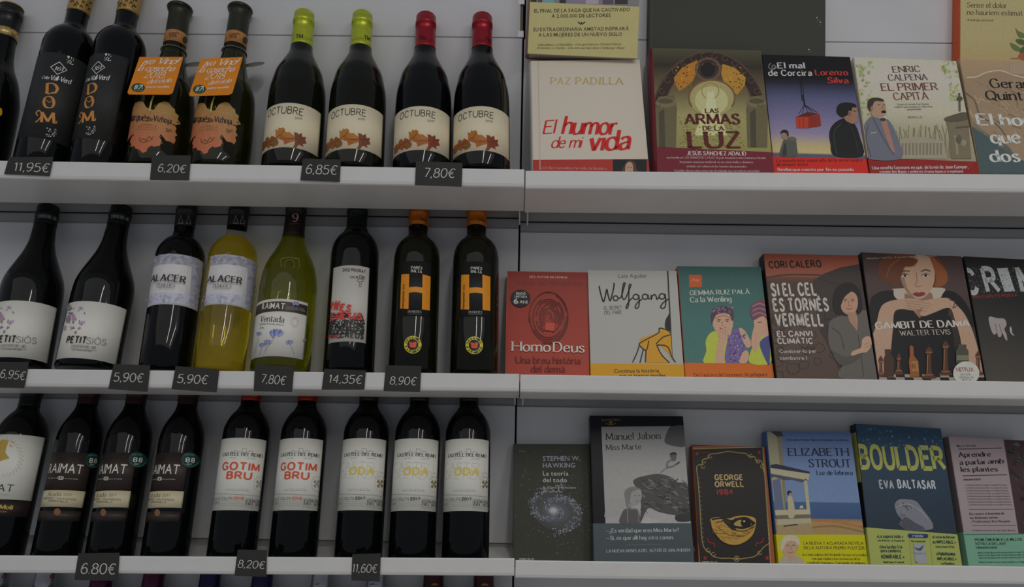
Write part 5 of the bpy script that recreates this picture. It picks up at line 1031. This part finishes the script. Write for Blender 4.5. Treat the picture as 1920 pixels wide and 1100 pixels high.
S.ln([(862, 262), (866, 310), (856, 332), (872, 340), (892, 333)], 3.5, sk2, True); S.blob([(842, 378), (862, 370), (876, 373), (892, 369), (912, 377), (895, 390), (872, 393), (855, 389)], c(98, 34, 34))
S.blob([(610, 660), (640, 560), (665, 460), (700, 425), (760, 410), (840, 405), (930, 430), (900, 450), (860, 470), (780, 462), (742, 480), (735, 560), (722, 700), (715, 830), (650, 830)], sk); S.blob([(1080, 440), (1040, 405), (980, 402), (900, 415), (830, 430), (830, 452), (890, 460), (880, 490), (905, 500), (960, 480), (1040, 455), (1070, 520), (1100, 620), (1120, 750), (1200, 830), (1220, 800), (1180, 620), (1130, 500)], sk)
for i in range(4): S.ln([(800+i*4, 416+i*13), (880, 424+i*14), (945-i*10, 436+i*13)], 3, sk2, True)
S.ln([(1040, 410), (1070, 425), (1060, 455), (1088, 440)], 5, c(70, 44, 28), True)
S.t('GAMBIT DE DAMA', 644, 570, 1156, 556, 36, c(158, 150, 140), 'serifb'); S.t('WALTER TEVIS', 776, 606, 1048, 598, 26, c(140, 132, 122), 'serif'); S.t('«Magnífica.» Time Out · «Fascinant.» Newsday · «Apassionant.» Financial Times', 592, 192, 1080, 172, 9, c(130, 120, 112), 'serif')
for i in range(12):
    for j in range(2): S.pg([(652+i*48, 815+j*17), (700+i*48, 815+j*17), (704+i*48, 832+j*17), (656+i*48, 832+j*17)], c(120, 112, 100) if (i+j) % 2 else blk, nl=False)
def piece(x, y0, y1, w_, col, knob=True):
    S.blob([(x-w_, y1), (x-w_*.9, y1-14), (x-w_*.45, y1-26), (x-w_*.35, y0+40), (x-w_*.55, y0+24), (x-w_*.3, y0+10), (x, y0), (x+w_*.3, y0+10), (x+w_*.55, y0+24), (x+w_*.35, y0+40), (x+w_*.45, y1-26), (x+w_*.9, y1-14), (x+w_, y1)], col); S.ell(x, y0+32, w_*.6, 5, c(100, 66, 42)); S.ell(x, y1-20, w_*.8, 5, c(100, 66, 42)); S.ln([(x-w_*.15, y0+45), (x-w_*.25, y1-30)], 3, c(128, 92, 60))
wd = c(64, 38, 26)
for (x, y0, y1, w_) in ((668, 715, 830, 24), (765, 700, 815, 22), (928, 665, 838, 36), (1018, 635, 820, 34), (1195, 690, 820, 26)): piece(x, y0, y1, w_, wd)
S.pg([(690, 680), (720, 680), (722, 712), (738, 730), (738, 830), (686, 830), (684, 730), (692, 712)], c(54, 32, 22)); S.pg([(822, 668), (832, 658), (844, 668), (846, 715), (870, 745), (876, 830), (826, 830), (818, 745), (824, 715)], c(110, 64, 30)); S.pg([(832, 745), (868, 745), (872, 800), (834, 800)], c(124, 90, 44)); S.t('R', 842, 785, 860, 785, 24, c(60, 30, 16), 'serif')
S.pg([(1085, 655), (1130, 655), (1130, 672), (1142, 690), (1144, 755), (1074, 755), (1074, 690), (1085, 672)], c(56, 56, 46)); S.pg([(1078, 712), (1142, 712), (1142, 740), (1078, 740)], c(92, 88, 66))
S.ell(1130, 810, 71, 64, c(150, 150, 142), n=36); S.t('NETFLIX', 1078, 802, 1172, 800, 22, c(112, 40, 34), 'black'); S.t('UNA SÈRIE', 1098, 822, 1154, 822, 10, c(70, 68, 64), 'line'); S.t('ORIGINAL DE', 1092, 838, 1172, 838, 10, c(70, 68, 64), 'line'); S.t('NETFLIX', 1108, 852, 1158, 852, 9, c(70, 68, 64), 'line')
S.build('cover_print', bk.root); bk.done('dark cover of red haired woman behind chess pieces with round white sticker')

bk = Book(2, (1806, 482.5), (2000, 488), (1849, 713), (2050, 719), .022, (.020, .019, .018), crop=8, rough=.5); S = bk.S(); bk.full(S, [(1300, 840, c(58, 54, 48)), (1300, 600, c(40, 38, 35)), (1300, 400, c(22, 21, 20)), (1300, 180, c(18, 17, 17))])
for ch, xa, xb_, h in (('C', 1138, 1208, 120), ('R', 1252, 1322, 122), ('I', 1364, 1398, 124), ('M', 1440, 1540, 126)): S.t(ch, xa, 374 if ch == 'C' else 366, xb_, 372 if ch == 'C' else 364, h, c(126, 128, 128), 'heavy')
S.speck(220, 1135, 235, 1445, 375, 3, [c(60, 60, 60), c(90, 90, 90)], 2); S.t('amb CARLES PORTA', 1170, 402, 1412, 392, 14, c(96, 34, 34), 'heavy')
S.blob([(1255, 505), (1300, 510), (1340, 515), (1352, 545), (1340, 570), (1352, 600), (1355, 632), (1342, 620), (1328, 590), (1322, 610), (1308, 612), (1298, 592), (1285, 600), (1268, 575)], c(122, 112, 112)); S.ln([(1290, 540), (1302, 600)], 3, c(70, 62, 62)); S.ln([(1312, 545), (1325, 590)], 3, c(70, 62, 62)); S.blob([(1372, 555), (1368, 575), (1378, 598), (1395, 605), (1382, 590), (1380, 570)], c(132, 124, 124))
S.build('cover_print', bk.root); bk.done('black cover with big grey letters, cut by the right edge, middle row')

# ===== lower row
bk = Book(3, (963, 832), (1106, 832), (962.5, 1050), (1113.5, 1051), .014, c(46, 46, 40), crop=11, rough=.6, spine=c(46, 40, 38)); S = bk.S(); rd = random.Random(21)
g = [c(110, 110, 106), c(80, 80, 76), c(64, 64, 60)]
S.speck(330, 80, 300, 520, 935, 2.6, g, 12)
for k_, (r_, col) in enumerate(((150, c(52, 53, 50)), (112, c(56, 58, 58)), (80, c(62, 65, 68)), (56, c(74, 77, 80)), (36, c(92, 95, 98)), (20, c(116, 118, 120)))): S.ell(320-k_*4, 670-k_*1, r_, r_*.72, col, .35, 28)
def spir(rd_, ph):
    t_ = rd_.random(); a = ph+t_*4.6; r_ = 34+t_*150; return 305+r_*math.cos(a)+rd_.gauss(0, 6+9*t_), 655+r_*.72*math.sin(a)+rd_.gauss(0, 5+7*t_)
S.speck(420, 0, 0, 1, 1, 4.5, [c(96, 100, 110), c(112, 114, 120), c(76, 80, 90)], 5, lambda r: spir(r, .4)); S.speck(420, 0, 0, 1, 1, 4.5, [c(96, 100, 110), c(120, 122, 126), c(76, 80, 90)], 6, lambda r: spir(r, 3.3)); S.ell(298, 662, 26, 20, c(112, 114, 116), 0, 18); S.ell(298, 662, 17, 13, c(134, 136, 138), 0, 16)
wt = c(140, 140, 134)
S.t('STEPHEN W.', 238, 378, 452, 376, 28, c(122, 124, 134), 'bold'); S.t('HAWKING', 238, 417, 422, 416, 28, c(122, 124, 134), 'bold'); S.t('La teoría', 238, 462, 384, 462, 26, wt, 'bold'); S.t('del todo', 238, 500, 376, 500, 26, wt, 'bold'); S.t('El origen y el destino', 238, 536, 428, 537, 13, wt, 'sans'); S.t('del universo', 238, 558, 350, 559, 13, wt, 'sans')
S.t('Ensayo', 104, 325, 142, 325, 7, c(110, 108, 100), 'sans'); S.t('DEBOLSILLO', 104, 946, 186, 946, 10, wt, 'heavy')
S.build('cover_print', bk.root); bk.done('dark paperback with white spiral galaxy, leftmost of the lower row')

bk = Book(3, (1106, 781), (1281, 777.6), (1115, 1051), (1301, 1054.8), .024, (.010, .011, .014), crop=11, spine=(.010, .011, .014)); S = bk.S()
S.t('ALFAGUARA', 574, 151, 680, 148, 12, c(98, 84, 40), 'serif'); S.ring(626, 160, 28, 10, 3, c(98, 84, 40), 0, 180, 12); S.ell(626, 158, 10, 6, c(98, 84, 40))
S.k += 1; gs = [(573, 183), (1045, 179), (1090, 735), (597, 738)]
S.pg(gs, [c(112, 111, 108), c(110, 109, 106), c(128, 127, 124), c(124, 123, 120)])
S.blob([(935, 270), (960, 190), (985, 180), (1044, 182), (1052, 290), (1000, 295)], c(62, 62, 62)); k = c(34, 34, 36)
S.t('Manuel Jabois', 602, 258, 918, 252, 38, k, 'serif'); S.t('Miss Marte', 602, 316, 802, 311, 30, k, 'serif')
S.pg([(600, 600), (700, 590), (760, 640), (800, 690), (590, 700)], c(120, 119, 116)); rk = c(56, 55, 54)
S.blob([(795, 735), (800, 640), (790, 560), (755, 500), (780, 475), (840, 460), (900, 452), (970, 470), (1010, 500), (1065, 510), (1088, 600), (1088, 690), (1000, 690), (900, 670), (840, 650)], rk)
rd = random.Random(31)
for i in range(90): x, y = rd.uniform(780, 1075), rd.uniform(475, 665); S.ln([(x, y), (x+rd.uniform(8, 26), y+rd.uniform(-4, 16)), (x+rd.uniform(14, 46), y+rd.uniform(0, 26))], rd.uniform(2, 6), rd.choice([c(78, 77, 76), c(40, 40, 40), c(94, 93, 91), c(30, 30, 30)]), True, nl=i % 12 == 0)
S.blob([(830, 700), (870, 712), (925, 712), (900, 722), (1000, 720), (860, 735), (800, 730)], c(134, 133, 130)); S.blob([(1000, 690), (1086, 680), (1089, 720), (1010, 725)], c(40, 40, 40))
S.blob([(978, 372), (966, 350), (975, 334), (995, 333), (1003, 352), (998, 375), (985, 380)], c(70, 69, 68)); S.blob([(966, 345), (972, 332), (998, 330), (1004, 345), (990, 340)], (.02, .02, .02)); S.ln([(978, 372), (955, 385), (950, 412), (980, 410), (1020, 385)], 10, c(84, 83, 82), True); S.ln([(1000, 400), (1022, 384)], 6, c(40, 40, 40)); S.ln([(955, 415), (930, 430), (912, 448)], 4, c(70, 70, 70), True)
S.blob([(680, 735), (690, 680), (708, 655), (740, 650), (780, 660), (792, 690), (790, 735)], c(64, 63, 62)); S.blob([(722, 600), (708, 570), (718, 540), (755, 528), (795, 540), (804, 575), (798, 605), (775, 628), (745, 625)], c(112, 111, 108)); S.blob([(712, 612), (706, 560), (722, 536), (760, 526), (798, 540), (770, 545), (745, 560), (740, 590), (730, 640), (718, 640)], c(90, 89, 87)); S.ln([(760, 578), (772, 577)], 3, BLACK); S.ln([(785, 577), (796, 578)], 3, BLACK); S.ln([(770, 610), (786, 609)], 3, c(60, 58, 58)); S.ln([(722, 655), (724, 730)], 4, c(110, 108, 106)); S.ln([(740, 655), (780, 660), (786, 730)], 6, c(92, 90, 88), True); S.ln([(730, 620), (735, 650)], 16, c(100, 99, 96))
S.build('cover_print', bk.root); bd = bk.band(738, c(54, 62, 64), x=800, ytop_r=732); S = bk.S(.0006); wt = c(145, 145, 140)
S.t('—¿Es verdad que eres Miss Marte?', 598, 788, 1018, 784, 22, wt, 'serif'); S.t('—Sí, es que allí hay otro canon.', 600, 830, 988, 826, 22, wt, 'serif'); S.ln([(710, 859), (920, 855)], 1.5, c(100, 104, 104)); S.t('LA NUEVA NOVELA DEL AUTOR DE', 604, 903, 952, 898, 17, wt, 'serif'); S.t('MALAHERBA', 958, 898, 1082, 897, 17, wt, 'ital')
S.build('band_print', bd); bk.done('tall navy framed book with grey seaside photograph and dark green band')

bk = Book(3, (1293, 838), (1440, 833), (1311, 1055), (1454, 1056), .022, c(52, 44, 40), crop=11, shave=.005, spine=c(110, 48, 28)); S = bk.S()
fr = c(116, 60, 36); cr_ = c(132, 118, 72); 
S.pg([(1066, 296), (1532, 282), (1575, 975), (1120, 975)], fr); S.pg([(1080, 308), (1500, 296), (1545, 975), (1136, 975)], cr_); S.pg([(1084, 312), (1496, 300), (1541, 980), (1140, 980)], (.030, .026, .022))
def orn(pts, w_=5): S.ln(pts, w_, c(118, 102, 60), True)
orn([(1125, 470), (1120, 410), (1150, 395), (1155, 370), (1185, 362), (1195, 340), (1240, 335), (1300, 324), (1360, 332), (1400, 335), (1415, 350), (1450, 355), (1460, 378), (1490, 380), (1500, 420), (1510, 460)])
orn([(1125, 470), (1135, 600), (1142, 720), (1150, 830), (1165, 880), (1190, 900), (1215, 925), (1260, 935), (1310, 935), (1348, 940), (1400, 935), (1450, 925), (1480, 900), (1505, 870), (1535, 850)])
orn([(1510, 460), (1518, 600), (1528, 720), (1538, 850)])
for (x, y) in ((1160, 380), (1195, 352), (1430, 350), (1470, 380), (1185, 890), (1215, 912), (1480, 905), (1155, 410), (1495, 410)): S.ring(x, y, 11, 10, 4, c(118, 102, 60), 0, 300, 10)
S.ring(1348, 938, 14, 16, 4, c(118, 102, 60)); S.ell(1348, 938, 7, 9, c(118, 102, 60))
for y in range(470, 860, 26): S.ln([(1125+(y-470)*.07, y), (1138+(y-470)*.07, y+10)], 3, c(96, 86, 54), nl=False); S.ln([(1506+(y-470)*.07, y), (1522+(y-470)*.07, y+10)], 3, c(96, 86, 54), nl=False)
S.t('GEORGE', 1224, 486, 1382, 486, 28, c(144, 126, 84), 'heavy'); S.t('ORWELL', 1226, 526, 1388, 525, 28, c(144, 126, 84), 'heavy'); S.t('1984', 1234, 570, 1326, 568, 26, c(122, 40, 42), 'heavy')
rs = c(120, 34, 34)
def star(x, y, r_): S.pg([(x+(r_ if i % 2 == 0 else r_*.42)*math.sin(i*math.pi/5), y-(r_ if i % 2 == 0 else r_*.42)*math.cos(i*math.pi/5)) for i in range(10)], rs)
star(1120, 338, 13); star(1476, 330, 13); star(1167, 934, 16); star(1522, 934, 16); S.t('contemporánea', 1104, 334, 1192, 332, 6, c(120, 50, 44), 'line'); S.t('DEBOLSILLO', 1152, 962, 1236, 962, 10, c(140, 128, 100), 'heavy')
S.ln([(1180, 820), (1190, 845), (1215, 850), (1222, 872)], 5, rs, True); S.ln([(1502, 818), (1490, 845), (1462, 850), (1458, 868)], 5, rs, True)
go = c(138, 108, 46); S.blob([(1196, 712), (1240, 700), (1300, 708), (1345, 695), (1400, 692), (1450, 705), (1458, 740), (1440, 800), (1400, 840), (1340, 860), (1280, 850), (1230, 800), (1200, 745)], go)
rd = random.Random(77)
for i in range(150):
    x = rd.uniform(1215, 1440); k_ = (x-1200)/255; ylo = 748+95*math.sin(math.pi*min(1, k_*.95+.08)); y = rd.uniform(725, ylo)
    S.ln([(x-14, y-4), (x, y+3), (x+14, y+1)], rd.uniform(1.4, 3), rd.choice([c(92, 68, 28), c(70, 50, 22), c(150, 122, 58), c(112, 84, 36)]), True, nl=i % 20 == 0)
S.ln([(1196, 716), (1206, 770), (1232, 812), (1282, 850), (1340, 862), (1398, 842), (1444, 798), (1460, 742)], 5, (.03, .026, .022), True)
S.ln([(1312, 758), (1350, 778), (1400, 778), (1448, 752)], 5, (.03, .022, .015), True); S.ln([(1240, 760), (1300, 800), (1390, 806), (1440, 772)], 3, c(80, 58, 26), True)
S.blob([(1262, 716), (1300, 722), (1325, 745), (1345, 775), (1318, 770), (1290, 745)], (.03, .022, .015)); S.blob([(1300, 735), (1340, 708), (1400, 700), (1440, 722), (1452, 740), (1400, 765), (1350, 765), (1318, 756)], (.02, .016, .012)); S.blob([(1330, 740), (1350, 722), (1375, 716), (1420, 730), (1432, 742), (1400, 752), (1350, 752)], c(128, 108, 62)); S.ell(1400, 733, 30, 26, (.012, .01, .008)); S.ell(1390, 724, 6, 5, c(150, 140, 100)); S.ln([(1205, 714), (1260, 706), (1320, 722), (1345, 706)], 9, (.02, .016, .012), True); S.ln([(1225, 735), (1270, 722), (1310, 735)], 4, c(70, 50, 24), True)
S.build('cover_print', bk.root); bk.done('black pocket book with one yellow eye and ornate rust frame')

bk = Book(3, (1438, 809), (1599, 809), (1461, 1057), (1633, 1058), .024, c(70, 86, 116), crop=12, shave=.003, al=math.radians(18.5), spine=c(52, 74, 110)); S = bk.S()
bk.full(S, [(300, 950, c(122, 100, 66)), (300, 800, c(126, 104, 70)), (400, 750, c(124, 104, 66)), (400, 735, c(132, 104, 66)), (400, 712, c(110, 88, 62)), (400, 708, c(46, 66, 98)), (400, 618, c(52, 72, 102)), (400, 612, c(86, 104, 132)), (400, 420, c(84, 100, 130)), (400, 215, c(66, 84, 118))])
S.ln([(300, 722), (420, 722), (620, 760)], 12, c(134, 88, 50), True); S.ln([(310, 760), (450, 752), (625, 790)], 10, c(108, 84, 52), True)
S.pg([(45, 212), (75, 212), (115, 240), (150, 520), (165, 690), (110, 700)], c(118, 114, 92)); S.pg([(75, 208), (138, 210), (150, 238), (112, 240)], c(50, 48, 46)); S.pg([(112, 240), (138, 238), (165, 600), (160, 690)], c(96, 92, 74))
S.pg([(75, 400), (110, 396), (300, 440), (300, 452), (75, 418)], c(32, 34, 48)); S.pg([(75, 418), (300, 452), (292, 490), (75, 452)], c(136, 130, 108)); S.pg([(75, 450), (290, 490), (275, 480), (250, 500), (200, 486), (150, 488), (100, 470), (80, 474)], c(60, 62, 70)); S.pg([(86, 490), (130, 480), (155, 690), (110, 700)], c(72, 80, 98))
S.pg([(265, 490), (285, 490), (316, 796), (296, 796)], c(134, 130, 108)); S.pg([(100, 660), (300, 655), (304, 684), (104, 690)], c(140, 134, 108)); S.pg([(110, 712), (306, 706), (308, 735), (112, 745)], c(134, 128, 104)); S.pg([(104, 690), (304, 684), (306, 706), (110, 712)], c(86, 78, 66)); S.pg([(112, 745), (308, 735), (316, 800), (112, 800)], c(124, 108, 78)); S.ln([(150, 752), (230, 742)], 7, c(40, 38, 46))
S.blob([(178, 700), (174, 640), (172, 590), (186, 575), (200, 590), (212, 640), (210, 700)], c(138, 130, 108)); S.ell(183, 562, 13, 14, (.025, .02, .02)); S.ell(188, 570, 8, 10, c(132, 100, 78)); S.ln([(200, 600), (218, 602)], 5, c(132, 100, 78)); S.pg([(240, 650), (244, 635), (258, 633), (264, 650)], c(144, 138, 116))
k = c(20, 26, 44); S.t('De la autora Premio Pulitzer de Me llamo Lucy Barton.', 168, 262, 522, 264, 10, k, 'serif'); S.t('ELIZABETH', 180, 348, 528, 348, 42, k, 'serif'); S.t('STROUT', 298, 413, 536, 414, 44, k, 'serif'); S.t('Luz de febrero', 342, 457, 548, 459, 24, k, 'serif')
S.build('cover_print', bk.root); bd = bk.band(802, c(146, 142, 12), x=400, ytop_r=798); S = bk.S(.0006); k = (.04, .035, .02)
S.t('LA NUEVA Y ACLAMADA NOVELA', 266, 858, 608, 858, 19, k, 'light'); S.t('DE LA AUTORA PREMIO PULITZER', 266, 884, 616, 885, 19, k, 'light')
for i, (tx, a, d_) in enumerate((('«Lo más valioso de Elizabeth Strout es la sutileza', 258, 638), ('con que explora los recovecos de la', 312, 588), ('condición humana.» Fernando Aramburu.', 284, 622))): S.t(tx, a, 921+i*23, d_, 923+i*23, 13, k, 'serif')
S.blob([(130, 985), (134, 940), (165, 915), (210, 920), (250, 935), (270, 985)], c(130, 124, 112)); S.blob([(142, 880), (150, 835), (185, 812), (222, 822), (232, 870), (218, 910), (185, 930), (152, 915)], c(142, 118, 96)); S.blob([(134, 900), (132, 845), (155, 810), (195, 802), (232, 815), (244, 850), (232, 860), (215, 838), (185, 835), (160, 850), (148, 880)], c(150, 142, 122))
for x in (172, 206): S.ln([(x-8, 862), (x+8, 861)], 3, (.05, .04, .03))
S.ln([(190, 866), (192, 884), (198, 884)], 2.5, c(110, 84, 66), True); S.ln([(174, 898), (190, 906), (206, 896)], 4, c(130, 60, 54), True); S.pg([(175, 925), (205, 922), (200, 950), (180, 950)], c(140, 114, 92))
S.build('band_print', bd); bk.done('blue seaside veranda cover above a bright yellow band with portrait')

bk = Book(3, (1609, 798), (1764, 799.5), (1633.5, 1058), (1809, 1060.7), .020, c(34, 50, 62), crop=12, spine=(.012, .014, .016)); S = bk.S()
bk.full(S, [(800, 980, c(30, 40, 50)), (850, 760, c(30, 40, 50)), (850, 480, c(32, 46, 58)), (820, 330, c(32, 52, 68)), (820, 180, c(36, 58, 76))])
S.speck(120, 590, 190, 1060, 300, 6, [c(50, 72, 86), c(44, 64, 80), c(90, 104, 110)], 4); bo = c(128, 130, 66)
for i, (ch, xa, xb_) in enumerate((('B', 592, 650), ('O', 662, 726), ('U', 738, 796), ('L', 810, 858), ('D', 872, 934), ('E', 950, 1002), ('R', 1016, 1084))): S.t(ch, xa, 416+i*1.3, xb_, 417+i*1.3, 122-i*.5, bo, 'heavy')
S.t('EVA', 704, 534, 784, 536, 44, c(128, 132, 136), 'block'); S.t('BALTASAR', 808, 532, 1024, 538, 44, c(146, 150, 152), 'block')
ro = c(92, 94, 100); S.blob([(838, 768), (830, 720), (800, 680), (786, 630), (810, 600), (860, 598), (910, 610), (950, 660), (985, 705), (1004, 740), (1000, 768), (930, 776)], ro); rd = random.Random(41)
for i in range(90):
    x, y = rd.uniform(800, 985), rd.uniform(610, 760)
    if y > 640+(x-790)*.0+120*(x < 830) or y < 600+(x-850)*.7: continue
    S.ln([(x, y), (x+rd.uniform(5, 18), y+rd.uniform(0, 16)), (x+rd.uniform(10, 30), y+rd.uniform(4, 30))], rd.uniform(2, 5), rd.choice([c(66, 68, 74), c(112, 112, 116), c(78, 80, 88)]), True, nl=i % 10 == 0)
S.blob([(838, 768), (830, 720), (850, 700), (900, 730), (960, 770)], c(60, 60, 66)); S.ln([(800, 640), (860, 625), (930, 660), (975, 710)], 4, c(120, 120, 122), True)
S.build('cover_print', bk.root); bd = bk.band(772, c(122, 128, 68), x=850, ytop_r=782); S = bk.S(.0006); k = c(28, 46, 44)
S.ln([(868, 790), (882, 978)], 1.6, c(90, 96, 52)); S.ln([(984, 792), (1004, 978)], 1.6, c(90, 96, 52))
for tx, a, y, d_, h in (('«Lo supera todo.»', 686, 818, 836, 17), ('Julia Ballarán, La Vanguardia', 688, 838, 842, 9), ('«Una lucidez fría', 700, 878, 830, 17), ('pero candente,', 708, 900, 828, 17), ('ADMIRABLE.»', 710, 936, 842, 20), ('Nadal Suau, El Cultural', 722, 962, 840, 10), ('«El estilo de Baltasar', 1002, 820, 1132, 13), ('es IMPECABLE.»', 1006, 850, 1136, 16), ('Carlos Zanón, El País', 1022, 874, 1128, 10), ('«Habilísima.', 1026, 918, 1138, 18), ('IMPLACABLE.»', 1032, 946, 1140, 16), ('La República', 1054, 970, 1128, 11), ('Por la autora de', 882, 842, 962, 10)): S.t(tx, a, y, d_, y+1, h, k, 'block' if h > 12 else 'heavy')
S.pg([(862, 798), (870, 795), (972, 797), (978, 808), (972, 820), (868, 819), (860, 808)], c(28, 42, 78)); S.t('2ª EDICIÓN', 888, 814, 948, 815, 11, c(130, 140, 150), 'heavy'); S.pg([(892, 850), (956, 852), (972, 965), (902, 963)], c(118, 120, 124)); S.blob([(896, 872), (925, 878), (950, 860), (938, 890), (915, 890)], c(60, 60, 66)); S.t('Permafrost', 896, 912, 964, 914, 12, c(60, 80, 120), 'bold'); S.ell(910, 958, 4, 3, BLACK)
S.build('band_print', bd)
sg = mk('spine_strip', *boxvf(-.0009, -.0006, .001, .019, .125, .205), mat('olive_spine_patch', c(128, 130, 66), .5), bk.root)
bk.done('dark blue sea cover with tall olive letters and a grey rock')

bk = Book(3, (1781.6, 822.5), (1925, 821), (1817, 1061), (1975, 1063), .024, c(118, 106, 108), crop=12, spine=c(84, 76, 78)); S = bk.S(); k = (.02, .018, .018)
S.pg([(1408, 240), (1600, 240), (1660, 1000), (1530, 1000)], c(50, 34, 38))
for (x, y, a) in ((1440, 330, -.3), (1470, 300, -.8), (1500, 350, .2), (1450, 440, .6), (1480, 480, -.4), (1500, 530, .3), (1510, 600, -.2), (1470, 400, -.9), (1520, 440, .5), (1524, 690, -.6), (1520, 740, .3)):
    for j in range(5): S.ell(x+j*9*math.cos(a), y+j*9*math.sin(a), 20, 4, rd.choice([c(62, 76, 62), c(48, 60, 50), c(84, 92, 80)]), a+1.1, 8, nl=False)
S.t('Marta Orriols', 1144, 299, 1252, 297, 14, k, 'bold'); S.ln([(1152, 311), (1402, 304)], 4, k); S.t('Aprendre', 1158, 356, 1340, 352, 26, k, 'didot'); S.t('a parlar', 1162, 400, 1312, 396, 26, k, 'didot'); S.t('amb', 1322, 394, 1416, 392, 26, k, 'italb'); S.t('les plantes', 1170, 440, 1380, 438, 26, k, 'didot'); S.ln([(1176, 464), (1430, 457)], 4, k); S.t('CINQUENA EDICIÓ', 1182, 490, 1280, 488, 8, k, 'heavy')
for i in range(8): S.t('La Paula ha perdut la parella, un accident li ha pres', 1190+i*3, 520+i*16, 1430+i*4, 520+i*16, 8, c(60, 54, 56), 'line')
S.ln([(1210, 656), (1466, 654)], 1.6, k); S.t('De l autora d Anatomia de', 1216, 688, 1414, 684, 13, k, 'bold'); S.t('les distàncies curtes:', 1220, 710, 1380, 707, 13, k, 'bold'); S.t('«Tendríssima!» Bori Mesquida', 1226, 731, 1448, 729, 13, k, 'sans'); S.ln([(1228, 748), (1484, 747)], 1.6, k); S.t('Finalista premi al mig dels llibres', 1232, 779, 1478, 779, 6, k, 'line')
S.build('cover_print', bk.root); bd = bk.band(796, c(86, 122, 102), x=1350, ytop_r=780); S = bk.S(.0006); k = c(20, 30, 26)
S.ln([(1180, 800), (1540, 796)], 4, c(50, 74, 62)); S.t('PREMI ÒMNIUM A LA MILLOR', 1246, 838, 1518, 835, 17, k, 'bold'); S.t('NOVEL·LA DE L ANY', 1250, 860, 1426, 860, 17, k, 'bold'); S.t('CINQUENA EDICIÓ', 1254, 880, 1374, 880, 10, k, 'heavy')
for i in range(3): S.t('«Marta Orriols dibuixa amb una gran mestria la vida» Time Out', 1260+i*4, 908+i*15, 1560, 904+i*15, 9, k, 'line')
S.t('«María Orriols ha escrit una novel·la» La Vanguardia', 1268, 962, 1560, 960, 9, k, 'line'); S.build('band_print', bd)
bk.done('pink and dark red cover with black serif title and mint green band')
